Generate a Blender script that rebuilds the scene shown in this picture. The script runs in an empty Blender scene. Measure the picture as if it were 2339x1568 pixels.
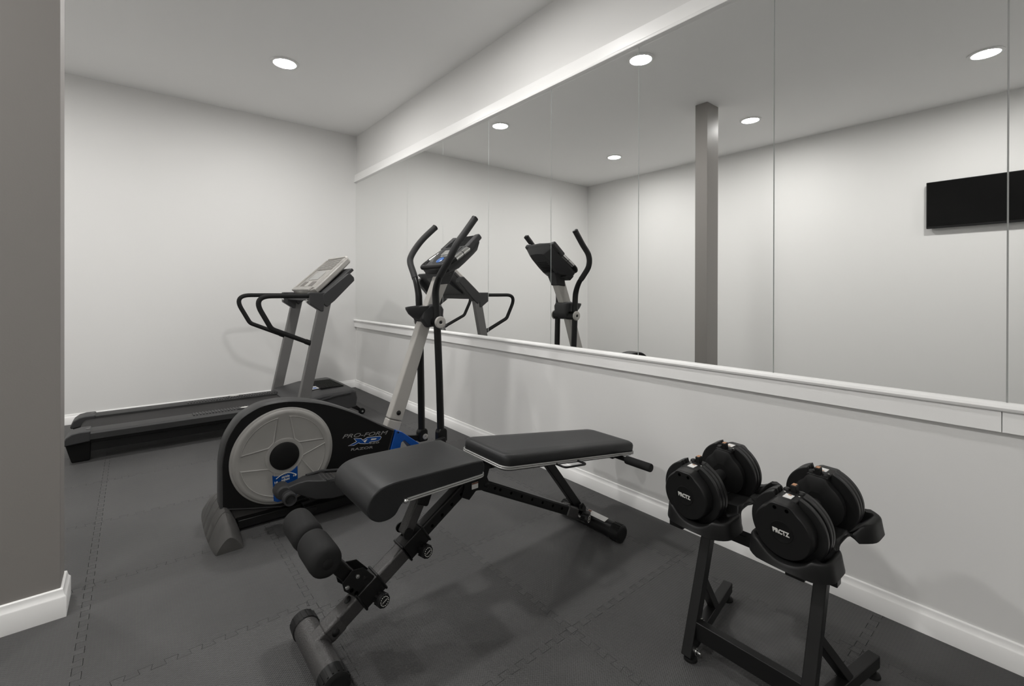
import bpy, bmesh, math, random
from mathutils import Vector, Matrix, Euler
random.seed(4)
PI = math.pi
scene = bpy.context.scene
COL = scene.collection

# ------------------------------------------------------------------ materials
def new_mat(name):
    m = bpy.data.materials.new(name); m.use_nodes = True
    nt = m.node_tree
    return m, nt, nt.nodes['Principled BSDF']

def mat(name, col, rough=0.5, metal=0.0, bump=None, vary=None, spec=0.5, coat=0.0):
    """bump = (scale, strength, distance); vary = (scale, amount) slow uneven tone"""
    m, nt, b = new_mat(name)
    b.inputs['Base Color'].default_value = (*col, 1)
    b.inputs['Roughness'].default_value = rough
    b.inputs['Metallic'].default_value = metal
    b.inputs['Specular IOR Level'].default_value = spec
    if coat: b.inputs['Coat Weight'].default_value = coat
    tc = None
    if bump or vary:
        tc = nt.nodes.new('ShaderNodeTexCoord')
    if bump:
        n = nt.nodes.new('ShaderNodeTexNoise'); n.inputs['Scale'].default_value = bump[0]
        n.inputs['Detail'].default_value = 3
        nt.links.new(tc.outputs['Object'], n.inputs['Vector'])
        bp = nt.nodes.new('ShaderNodeBump'); bp.inputs['Strength'].default_value = bump[1]
        bp.inputs['Distance'].default_value = bump[2]
        nt.links.new(n.outputs['Fac'], bp.inputs['Height'])
        nt.links.new(bp.outputs['Normal'], b.inputs['Normal'])
    if vary:
        n = nt.nodes.new('ShaderNodeTexNoise'); n.inputs['Scale'].default_value = vary[0]
        n.inputs['Detail'].default_value = 4
        nt.links.new(tc.outputs['Object'], n.inputs['Vector'])
        r = nt.nodes.new('ShaderNodeMapRange')
        r.inputs['From Min'].default_value = 0.3; r.inputs['From Max'].default_value = 0.7
        r.inputs['To Min'].default_value = 1 - vary[1]; r.inputs['To Max'].default_value = 1 + vary[1]
        nt.links.new(n.outputs['Fac'], r.inputs['Value'])
        mx = nt.nodes.new('ShaderNodeVectorMath'); mx.operation = 'SCALE'
        mx.inputs[0].default_value = col
        nt.links.new(r.outputs['Result'], mx.inputs['Scale'])
        nt.links.new(mx.outputs['Vector'], b.inputs['Base Color'])
    return m

def emit_mat(name, col, strength):
    m, nt, b = new_mat(name)
    b.inputs['Base Color'].default_value = (*col, 1)
    b.inputs['Emission Color'].default_value = (*col, 1)
    b.inputs['Emission Strength'].default_value = strength
    return m

LAMP = 340.0
M = {}
M['wall'] = mat('wall_paint', (0.79, 0.785, 0.772), 0.6, bump=(260, 0.05, 0.002), spec=0.3)
M['pillar'] = mat('pillar_paint', (0.28, 0.264, 0.250), 0.5, bump=(200, 0.08, 0.002), spec=0.3)
M['ceiling'] = mat('ceiling_paint', (0.94, 0.936, 0.925), 0.8, spec=0.2)
M['trim'] = mat('white_trim_paint', (0.93, 0.925, 0.912), 0.35)
M['glass'] = mat('mirror_silver', (0.925, 0.93, 0.922), 0.0, 1.0)
M['glass_edge'] = mat('mirror_cut_edge', (0.78, 0.81, 0.79), 0.25)
M['lens'] = emit_mat('lamp_lens', (1.0, 0.985, 0.965), LAMP)
M['lampring'] = mat('lamp_trim_white', (0.85, 0.85, 0.84), 0.4)
M['black'] = mat('black_plastic', (0.009, 0.009, 0.009), 0.45, bump=(900, 0.08, 0.0006), spec=0.25)
M['hole'] = mat('dark_hole', (0.001, 0.001, 0.001), 0.9, spec=0.0)
M['blackmat'] = mat('black_matte', (0.006, 0.006, 0.006), 0.6, spec=0.20)
M['darkgrey'] = mat('dark_grey_plastic', (0.038, 0.038, 0.039), 0.45, bump=(900, 0.1, 0.0006), spec=0.30)
M['belt'] = mat('belt_rubber', (0.030, 0.029, 0.029), 0.7, bump=(1200, 0.15, 0.0006), vary=(5, 0.12), spec=0.20)
M['rail'] = mat('rail_plastic', (0.034, 0.034, 0.034), 0.5, spec=0.30)
M['greymetal'] = mat('grey_painted_steel', (0.128, 0.126, 0.123), 0.42)
M['foam'] = mat('foam_grip', (0.013, 0.013, 0.013), 0.75, bump=(1500, 0.2, 0.0006), spec=0.20)
M['armfoam'] = mat('grey_foam_grip', (0.026, 0.026, 0.0265), 0.6, bump=(1500, 0.2, 0.0006), spec=0.3)
M['beige'] = mat('beige_console', (0.30, 0.288, 0.268), 0.45, vary=(14, 0.15))
M['beigedark'] = mat('console_recess', (0.15, 0.14, 0.13), 0.6)
M['lcd'] = mat('grey_display', (0.30, 0.30, 0.285), 0.2, vary=(20, 0.1))
M['silver'] = mat('brushed_silver', (0.55, 0.55, 0.54), 0.3, 0.85)
M['chrome'] = mat('chrome', (0.75, 0.75, 0.74), 0.15, 1.0)
M['palegrey'] = mat('pale_grey_paint', (0.41, 0.395, 0.37), 0.45)
M['discgrey'] = mat('disc_grey_plastic', (0.285, 0.277, 0.262), 0.5, vary=(9, 0.05))
M['blue'] = mat('blue_plastic', (0.004, 0.072, 0.34), 0.35)
M['bluedecal'] = mat('blue_decal', (0.003, 0.052, 0.235), 0.3)
M['lightblue'] = mat('blue_badge', (0.03, 0.13, 0.42), 0.3)
M['decalgrey'] = mat('grey_decal', (0.22, 0.215, 0.21), 0.5)
M['decalwhite'] = mat('white_decal', (0.62, 0.61, 0.58), 0.5)
M['rubbergrey'] = mat('dusty_rubber', (0.058, 0.056, 0.053), 0.65, bump=(300, 0.1, 0.001), vary=(12, 0.25))
M['vinyl'] = mat('black_vinyl', (0.017, 0.0174, 0.018), 0.44, bump=(220, 0.12, 0.002), vary=(10, 0.12), spec=0.30)
M['piping'] = mat('silver_piping', (0.36, 0.36, 0.35), 0.35, 0.4)
M['hammer'] = mat('hammered_grey_steel', (0.060, 0.058, 0.057), 0.34, 0.35, bump=(230, 0.9, 0.0016))
M['blackmetal'] = mat('black_painted_steel', (0.008, 0.008, 0.008), 0.38, spec=0.30)
M['iron'] = mat('black_rubber_plate', (0.010, 0.010, 0.010), 0.40, bump=(700, 0.10, 0.0006), spec=0.5)
M['ironshell'] = mat('black_shell', (0.010, 0.010, 0.010), 0.42, spec=0.25)
M['orange'] = mat('copper_button', (0.40, 0.20, 0.10), 0.5)
M['label'] = mat('white_label', (0.72, 0.71, 0.69), 0.5)
M['labelred'] = mat('brown_warning_band', (0.20, 0.09, 0.06), 0.5)
M['screen'] = mat('screen_black', (0.002, 0.002, 0.002), 0.25, spec=0.2)

def floor_mat():
    m, nt, b = new_mat('foam_mat')
    N = nt.nodes.new; L = nt.links.new
    tc = N('ShaderNodeTexCoord'); 
    sep = N('ShaderNodeSeparateXYZ'); L(tc.outputs['Object'], sep.inputs[0])
    def wave(out, period):
        a = N('ShaderNodeMath'); a.operation = 'MULTIPLY'; a.inputs[1].default_value = 2 * PI / period
        L(out, a.inputs[0])
        s = N('ShaderNodeMath'); s.operation = 'SINE'; L(a.outputs[0], s.inputs[0]); return s.outputs[0]
    wx = wave(sep.outputs['X'], 0.0085); wy = wave(sep.outputs['Y'], 0.0085)
    p = N('ShaderNodeMath'); p.operation = 'MULTIPLY'; L(wx, p.inputs[0]); L(wy, p.inputs[1])
    q = N('ShaderNodeMath'); q.operation = 'MULTIPLY_ADD'; L(wy, q.inputs[0]); q.inputs[1].default_value = 0.5; L(p.outputs[0], q.inputs[2])
    bp = N('ShaderNodeBump'); bp.inputs['Strength'].default_value = 0.5; bp.inputs['Distance'].default_value = 0.0011
    L(q.outputs[0], bp.inputs['Height']); L(bp.outputs['Normal'], b.inputs['Normal'])
    n1 = N('ShaderNodeTexNoise'); n1.inputs['Scale'].default_value = 2.2; n1.inputs['Detail'].default_value = 5
    L(tc.outputs['Object'], n1.inputs['Vector'])
    r1 = N('ShaderNodeMapRange'); r1.inputs['From Min'].default_value = .3; r1.inputs['From Max'].default_value = .7
    r1.inputs['To Min'].default_value = 0.86; r1.inputs['To Max'].default_value = 1.14
    L(n1.outputs['Fac'], r1.inputs['Value'])
    n2 = N('ShaderNodeTexNoise'); n2.inputs['Scale'].default_value = 55; n2.inputs['Detail'].default_value = 2
    L(tc.outputs['Object'], n2.inputs['Vector'])
    r2 = N('ShaderNodeMapRange'); r2.inputs['From Min'].default_value = .75; r2.inputs['From Max'].default_value = .85
    r2.inputs['To Min'].default_value = 1.0; r2.inputs['To Max'].default_value = 1.9
    L(n2.outputs['Fac'], r2.inputs['Value'])
    ri = N('ShaderNodeVertexColor'); ri.layer_name = 'tone'
    a = N('ShaderNodeMath'); a.operation = 'MULTIPLY'; L(r1.outputs[0], a.inputs[0]); L(ri.outputs['Color'], a.inputs[1])
    c = N('ShaderNodeMath'); c.operation = 'MULTIPLY'; L(a.outputs[0], c.inputs[0]); L(r2.outputs[0], c.inputs[1])
    v = N('ShaderNodeVectorMath'); v.operation = 'SCALE'; v.inputs[0].default_value = (0.066, 0.0655, 0.065)
    L(c.outputs[0], v.inputs['Scale']); L(v.outputs['Vector'], b.inputs['Base Color'])
    b.inputs['Roughness'].default_value = 0.55
    b.inputs['Specular IOR Level'].default_value = 0.35
    return m
M['floor'] = floor_mat()

# ------------------------------------------------------------------ object helpers
def tag(o, label=None, cat=None, group=None, kind=None):
    if label: o['label'] = label
    if cat: o['category'] = cat
    if group: o['group'] = group
    if kind: o['kind'] = kind
    return o

def thing(name, label, cat, loc=(0, 0, 0), group=None, rot=(0, 0, 0)):
    o = bpy.data.objects.new(name, None); COL.objects.link(o)
    o.empty_display_size = 0.1
    o.location = loc; o.rotation_euler = rot
    return tag(o, label, cat, group)

def world_off(o):
    v = Vector((0, 0, 0))
    while o is not None:
        v += o.location; o = o.parent
    return v

def obj(name, bm, material, parent=None, bevel=0.0, seg=2, smooth=38, sub=0, label=None, kind=None, mats=None):
    """link a bmesh built in world coordinates as one mesh object"""
    if parent is not None:
        off = world_off(parent)
        bmesh.ops.translate(bm, verts=bm.verts, vec=-off)
    bmesh.ops.recalc_face_normals(bm, faces=bm.faces)
    lim = math.radians(smooth)
    for f in bm.faces: f.smooth = len(f.verts) <= 8
    for e in bm.edges:
        if len(e.link_faces) == 2:
            e.smooth = e.calc_face_angle(0) < lim
        else:
            e.smooth = False
    me = bpy.data.meshes.new(name); bm.to_mesh(me); bm.free()
    for mm in (mats or [material]): me.materials.append(mm)
    o = bpy.data.objects.new(name, me); COL.objects.link(o)
    if parent is not None: o.parent = parent
    if bevel > 0:
        md = o.modifiers.new('bevel', 'BEVEL'); md.width = bevel; md.segments = seg
        md.limit_method = 'ANGLE'; md.angle_limit = math.radians(35)
        md.harden_normals = True
    if sub:
        md = o.modifiers.new('sub', 'SUBSURF'); md.levels = sub; md.render_levels = sub
    if label: o['label'] = label
    if kind: o['kind'] = kind
    return o

def B(): return bmesh.new()

def box(bm, x0, x1, y0, y1, z0, z1, M4=None):
    vs = [bm.verts.new(Vector((x, y, z))) for x in (x0, x1) for y in (y0, y1) for z in (z0, z1)]
    if M4 is not None:
        for v in vs: v.co = M4 @ v.co
    for f in ((0, 1, 3, 2), (4, 6, 7, 5), (0, 4, 5, 1), (2, 3, 7, 6), (0, 2, 6, 4), (1, 5, 7, 3)):
        bm.faces.new([vs[i] for i in f])
    return vs

def prism(bm, poly, a0, a1, axis='y'):
    """polygon extruded between a0 and a1 along axis; poly in the other two coords"""
    def P(p, a):
        if axis == 'y': return Vector((p[0], a, p[1]))
        if axis == 'x': return Vector((a, p[0], p[1]))
        return Vector((p[0], p[1], a))
    A = [bm.verts.new(P(p, a0)) for p in poly]; Bv = [bm.verts.new(P(p, a1)) for p in poly]
    n = len(poly)
    bm.faces.new(A); bm.faces.new(list(reversed(Bv)))
    for i in range(n):
        bm.faces.new((A[i], Bv[i], Bv[(i + 1) % n], A[(i + 1) % n]))

def loft(bm, rings, caps=True, closed=True):
    R = [[bm.verts.new(Vector(p)) for p in r] for r in rings]
    n = len(R[0])
    for a, b in zip(R[:-1], R[1:]):
        for i in range(n if closed else n - 1):
            j = (i + 1) % n
            bm.faces.new((a[i], a[j], b[j], b[i]))
    if caps and closed:
        bm.faces.new(list(reversed(R[0]))); bm.faces.new(R[-1])
    return R

def frame(d, up=None):
    d = d.normalized()
    u = Vector(up) if up is not None else (Vector((0, 0, 1)) if abs(d.z) < 0.9 else Vector((1, 0, 0)))
    s = d.cross(u).normalized(); u = s.cross(d).normalized()
    return d, s, u

def tube(bm, pts, r, n=18, caps=True):
    pts = [Vector(p) for p in pts]
    rs = r if isinstance(r, (list, tuple)) else [r] * len(pts)
    tang = []
    for i in range(len(pts)):
        a = pts[max(i - 1, 0)]; b = pts[min(i + 1, len(pts) - 1)]
        tang.append((b - a).normalized())
    d, s, u = frame(tang[0])
    rings = []
    for i, p in enumerate(pts):
        t = tang[i]
        s = (s - t * s.dot(t)).normalized(); u = s.cross(t).normalized()
        rings.append([p + (s * math.cos(2 * PI * k / n) + u * math.sin(2 * PI * k / n)) * rs[i] for k in range(n)])
    loft(bm, rings, caps)

def fillet(pts, r, n=8):
    pts = [Vector(p) for p in pts]
    rs = r if isinstance(r, (list, tuple)) else [r] * len(pts)
    out = [pts[0]]
    for i in range(1, len(pts) - 1):
        p = pts[i]; a = (pts[i - 1] - p); b = (pts[i + 1] - p)
        ang = a.angle(b)
        t = min(rs[i] / math.tan(ang / 2), a.length * 0.48, b.length * 0.48)
        A = p + a.normalized() * t; Bq = p + b.normalized() * t
        for k in range(n + 1):
            f = k / n
            out.append(A * (1 - f) ** 2 + p * 2 * f * (1 - f) + Bq * f * f)
    out.append(pts[-1])
    return out

def smooth_path(pts, n=6):
    """Catmull-Rom through points"""
    pts = [Vector(p) for p in pts]
    P = [pts[0] * 2 - pts[1]] + pts + [pts[-1] * 2 - pts[-2]]
    out = []
    for i in range(1, len(P) - 2):
        p0, p1, p2, p3 = P[i - 1:i + 3]
        for k in range(n):
            t = k / n
            out.append(0.5 * ((2 * p1) + (p2 - p0) * t + (2 * p0 - 5 * p1 + 4 * p2 - p3) * t * t + (3 * p1 - p0 - 3 * p2 + p3) * t ** 3))
    out.append(pts[-1])
    return out

def lathe(bm, origin, axis, prof, n=40, up=None, sx=1.0, sy=1.0):
    """prof: list of (t along axis, radius); closed with caps where radius>0"""
    o = Vector(origin); d, s, u = frame(Vector(axis), up)
    rings = []
    for t, r in prof:
        rings.append([o + d * t + (s * math.cos(2 * PI * k / n) * sx + u * math.sin(2 * PI * k / n) * sy) * max(r, 1e-5) for k in range(n)])
    loft(bm, rings, True)

def cyl(bm, p0, p1, r, n=24):
    p0 = Vector(p0); p1 = Vector(p1)
    lathe(bm, p0, p1 - p0, [(0, r), ((p1 - p0).length, r)], n)

def beam(bm, p0, p1, w, h, up=(0, 0, 1), ext=0.0):
    """rectangular bar from p0 to p1; w across, h along up"""
    p0 = Vector(p0); p1 = Vector(p1); d, s, u = frame(p1 - p0, up)
    p0 = p0 - d * ext; p1 = p1 + d * ext
    R = []
    for p in (p0, p1):
        R.append([p + s * w / 2 * a + u * h / 2 * b for a, b in ((-1, -1), (1, -1), (1, 1), (-1, 1))])
    loft(bm, R, True)

def rounded_rect(cx, cy, w, h, r, n=6):
    pts = []
    for (sx, sy, a0) in ((1, 1, 0), (-1, 1, PI / 2), (-1, -1, PI), (1, -1, 1.5 * PI)):
        for k in range(n + 1):
            a = a0 + PI / 2 * k / n
            pts.append((cx + sx * (w / 2 - r) + r * math.cos(a), cy + sy * (h / 2 - r) + r * math.sin(a)))
    return pts

def text(name, body, size, origin, xdir, ydir, material, parent, shear=0.0, xs=1.0, bold=0.0, depth=0.0008, align='LEFT'):
    cu = bpy.data.curves.new(name, 'FONT'); cu.body = body; cu.size = size; cu.shear = shear
    cu.align_x = align; cu.offset = bold; cu.extrude = depth; cu.resolution_u = 3
    t = bpy.data.objects.new(name + '_tmp', cu); COL.objects.link(t)
    dg = bpy.context.evaluated_depsgraph_get(); dg.update()
    me = bpy.data.meshes.new_from_object(t.evaluated_get(dg))
    bpy.data.objects.remove(t)
    x = Vector(xdir).normalized(); y = Vector(ydir).normalized(); z = x.cross(y).normalized()
    o = Vector(origin) - world_off(parent)
    for v in me.vertices:
        c = v.co.copy(); v.co = o + x * c.x * xs + y * c.y + z * c.z
    me.name = name
    me.materials.clear(); me.materials.append(material)
    ob = bpy.data.objects.new(name, me); COL.objects.link(ob); ob.parent = parent
    return ob

def copy_tree(o, parent=None):
    c = o.copy(); COL.objects.link(c)
    if parent is not None: c.parent = parent
    for ch in list(o.children): copy_tree(ch, c)
    return c

# ------------------------------------------------------------------ room
CAMZ = 1.0656
MX = 1.92          # mirror wall
BY = 5.057         # back wall
CZ = 2.782         # ceiling
LX = -1.94         # left wall
FY = -2.0          # wall behind the camera

def struct(name, bm, m, **k):
    return obj(name, bm, m, kind='structure', **k)

b = B(); box(b, MX, MX + .1, FY - .1, BY + .1, -.05, CZ); struct('wall_right', b, M['wall'])
b = B(); box(b, LX, MX, BY, BY + .1, -.05, CZ); struct('wall_back', b, M['wall'])
b = B(); box(b, LX - .1, LX, FY - .1, BY + .1, -.05, CZ); struct('wall_left', b, M['wall'])
b = B(); box(b, LX, MX, FY - .1, FY, -.05, CZ); struct('wall_front', b, M['wall'])
b = B(); box(b, LX - .1, MX + .1, FY - .1, BY + .1, CZ, CZ + .1); struct('ceiling', b, M['ceiling'])

# floor: interlocking foam mats, all one surface
def build_floor():
    bm = B()
    T = 0.594; NT = 10; per = T / NT; a = 0.011; g = 0.0006
    lay = bm.loops.layers.float_color.new('tone')
    def slab(pts, tone):
        top = [bm.verts.new((x, y, 0.0)) for x, y in pts]; bot = [bm.verts.new((x, y, -0.012)) for x, y in pts]
        fs = [bm.faces.new(top)]
        n = len(pts)
        for k in range(n):
            fs.append(bm.faces.new((top[k], bot[k], bot[(k + 1) % n], top[(k + 1) % n])))
        for f in fs:
            for l in f.loops: l[lay] = (tone, tone, tone, 1)
    xs = [0.474 + T * i for i in range(-5, 4)]
    for i in range(len(xs) - 1):
        off = 0.998 + (per if xs[i + 1] < 0.6 else 0.0)
        ys = [off + T * j for j in range(-6, 9)]
        for j in range(len(ys) - 1):
            x0, x1, y0, y1 = xs[i], xs[i + 1], ys[j], ys[j + 1]
            if y0 > BY + .1 or y1 < FY - .1: continue
            tone = random.uniform(.9, 1.1)
            if abs(x0 - 1.068) < .01 and abs(y0 - .998) < .01: tone = 1.14
            slab([(x0 + a + g, y0 + a + g), (x1 - a - g, y0 + a + g), (x1 - a - g, y1 - a - g), (x0 + a + g, y1 - a - g)], tone)
            slab([(x0 - a + g, y0 - a + g), (x0 + a + g, y0 - a + g), (x0 + a + g, y0 + a + g), (x0 - a + g, y0 + a + g)], tone)
            def T4(edge, b0, b1, t0, t1, ob, ot):
                """tooth: base span b0-b1 at offset ob, tip span t0-t1 at offset ot"""
                P = [(b0, ob), (t0, ot), (t1, ot), (b1, ob)]
                if edge in 'bt': Q = [(s_, o) for s_, o in P]
                else: Q = [(o, s_) for s_, o in P]
                slab(Q, tone)
            for k in range(NT):
                for edge, s0, o0, sgn in (('b', x0, y0, -1), ('l', y0, x0, -1), ('t', x0, y1, 1), ('r', y0, x1, 1)):
                    q = s0 + k * per
                    if sgn < 0:
                        b0, b1, t0, t1 = q + .78 * per + g, q + 1.22 * per - g, q + .70 * per + g, q + 1.30 * per - g
                        if k == NT - 1: b1 = t1 = q + per - a - g
                        T4(edge, b0, b1, t0, t1, o0 + a + g, o0 - a + g)
                        if k == 0: T4(edge, q + a + g, q + .22 * per - g, q + a + g, q + .30 * per - g, o0 + a + g, o0 - a + g)
                    else:
                        T4(edge, q + .30 * per + g, q + .70 * per - g, q + .22 * per + g, q + .78 * per - g, o0 - a - g, o0 + a - g)
    for co, no in (((LX, 0, 0), (-1, 0, 0)), ((MX, 0, 0), (1, 0, 0)), ((0, BY, 0), (0, 1, 0)), ((0, FY, 0), (0, -1, 0))):
        gm = list(bm.verts) + list(bm.edges) + list(bm.faces)
        bmesh.ops.bisect_plane(bm, geom=gm, plane_co=co, plane_no=no, clear_outer=True)
    box(bm, LX, MX, FY, BY, -.05, -.011)
    return bm
struct('floor', build_floor(), M['floor'])

# baseboards
def base_profile(t=0.015, h=0.080):
    return [(0, 0), (t, 0), (t, h * .70), (t * .86, h * .74), (t * .62, h * .80), (t * .5, h * .90), (t * .42, h * .97), (t * .2, h), (0, h)]
b = B(); prism(b, [(MX - p[0], p[1]) for p in base_profile()], FY, BY, 'y'); struct('baseboard_right', b, M['trim'])
b = B(); prism(b, [(BY - p[0], p[1]) for p in base_profile()], LX, MX - .015, 'x'); struct('baseboard_back', b, M['trim'])
b = B(); prism(b, [(LX + p[0], p[1]) for p in base_profile()], FY, BY - .015, 'y'); struct('baseboard_left', b, M['trim'])
b = B(); prism(b, [(FY + p[0], p[1]) for p in base_profile()], LX + .015, MX - .015, 'x'); struct('baseboard_front', b, M['trim'])

# square pillar at the left, with its own baseboard
PX0, PX1, PY0, PY1 = -.385, -.181, 2.10, 2.215
b = B(); box(b, PX0, PX1, PY0, PY1, 0, CZ); struct('pillar', b, M['pillar'], bevel=.003)
b = B()
prof = base_profile(0.015, 0.092)
rings = []
for p in prof:
    t, z = p
    rings.append([(PX0 - t, PY0 - t, z), (PX1 + t, PY0 - t, z), (PX1 + t, PY1 + t, z), (PX0 - t, PY1 + t, z)])
loft(b, rings, True)
struct('baseboard_pillar', b, M['trim'])

# mirror surround
ZB, ZT = 0.745, 2.268
b = B()
box(b, MX - .020, MX, FY, BY, 2.266, 2.350)
for k in range(1):
    prism(b, [(MX - .020, 2.288), (MX - .027, 2.283), (MX - .029, 2.274), (MX - .027, 2.266), (MX - .0, 2.262), (MX, 2.288)], FY, BY, 'y')
struct('trim_1', b, M['trim'], bevel=.0015)
b = B()
box(b, MX - .020, MX, .127, BY, 0.668, 0.728); box(b, MX - .020, MX, FY, .1255, 0.668, 0.727)
prism(b, [(MX, .727), (MX - .022, .727), (MX - .029, .731), (MX - .032, .739), (MX - .029, .747), (MX - .020, .7515), (MX, .7515)], FY, BY, 'y')
struct('trim_2', b, M['trim'], bevel=.0012)

# mirror panels: each hung on its own
SEAMS = [BY, 4.433, 3.811, 3.193, 2.583, 1.962, 1.351, .734, .117, -.50]
ORD = ['first', 'second', 'third', 'fourth', 'fifth', 'sixth', 'seventh', 'eighth', 'ninth']
for i in range(9):
    y1, y0 = SEAMS[i], SEAMS[i + 1]
    b = B(); g = .0020
    vs = box(b, MX - .007, MX - .001, y0 + g, y1 - (g if i else .001), .7515, ZT - .002)
    b.faces.ensure_lookup_table()
    for f in b.faces:
        f.material_index = 0 if abs(f.calc_center_median().x - (MX - .007)) < 1e-4 else 1
    o = obj('mirror_panel', b, None, mats=[M['glass'], M['glass_edge']], bevel=0)
    lab = ['tall frameless mirror panel meeting the back wall, farthest of the row',
           'tall frameless mirror panel, second from the back corner',
           'tall frameless mirror panel behind the left elliptical handle, third from the back corner',
           'tall frameless mirror panel behind the elliptical console, fourth from the back corner',
           'tall frameless mirror panel reflecting the treadmill handrail, fifth from the back corner',
           'tall frameless mirror panel reflecting the elliptical handle and room corner',
           'tall frameless mirror panel reflecting the square pillar',
           'wide looking mirror panel reflecting most of the television',
           'mirror panel cut off by the right edge of the photo'][i]
    tag(o, lab, 'mirror', 'frameless mirror panels on the wall')

# ceiling lights
def ceiling_light(x, y, label):
    t = thing('recessed_light', label, 'ceiling light', (x, y, CZ), 'recessed ceiling lights')
    b = B(); lathe(b, (x, y, CZ - .001), (0, 0, -1), [(0, .098), (.004, .098), (.009, .088), (.009, .078), (.004, .078), (0, .078)], 40)
    obj('trim_ring', b, M['lampring'], t)
    b = B(); lathe(b, (x, y, CZ - .002), (0, 0, -1), [(0, .077), (.004, .077), (.006, .06), (.0065, .0)], 40)
    obj('lens', b, M['lens'], t, label='glowing white lens')
    return t
ceiling_light(.885, 3.770, 'round recessed ceiling light shining above the treadmill near the back wall')
ceiling_light(-.92, 3.720, 'round recessed ceiling light nearest the far corner, seen only in the mirror')
ceiling_light(.93, 2.030, 'round recessed ceiling light above the weight bench, seen at the mirror top')
ceiling_light(-.94, 2.050, 'round recessed ceiling light beside the square pillar, seen in the mirror')
ceiling_light(-.90, -1.25, 'added unseen ceiling fill light behind the camera on the television side')  # added lamp out of view, fills the pillar front and lifts the ambient
ceiling_light(-.90, .400, 'round recessed ceiling light above the television, seen in the mirror')

# television on the left wall, visible in the mirror
t = thing('mounted_television', 'black flat television on the wall, seen in the mirror', 'television', (LX, .49, 1.865))
b = B(); box(b, -1.915, -1.885, .125, .869, 1.654, 2.083); obj('housing', b, M['black'], t, bevel=.004)
b = B(); box(b, -1.8855, -1.884, .132, .862, 1.672, 2.077); obj('screen', b, M['screen'], t)
b = B(); box(b, LX, -1.914, .30, .70, 1.76, 1.98); obj('wall_bracket', b, M['blackmetal'], t, bevel=.003)

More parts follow.
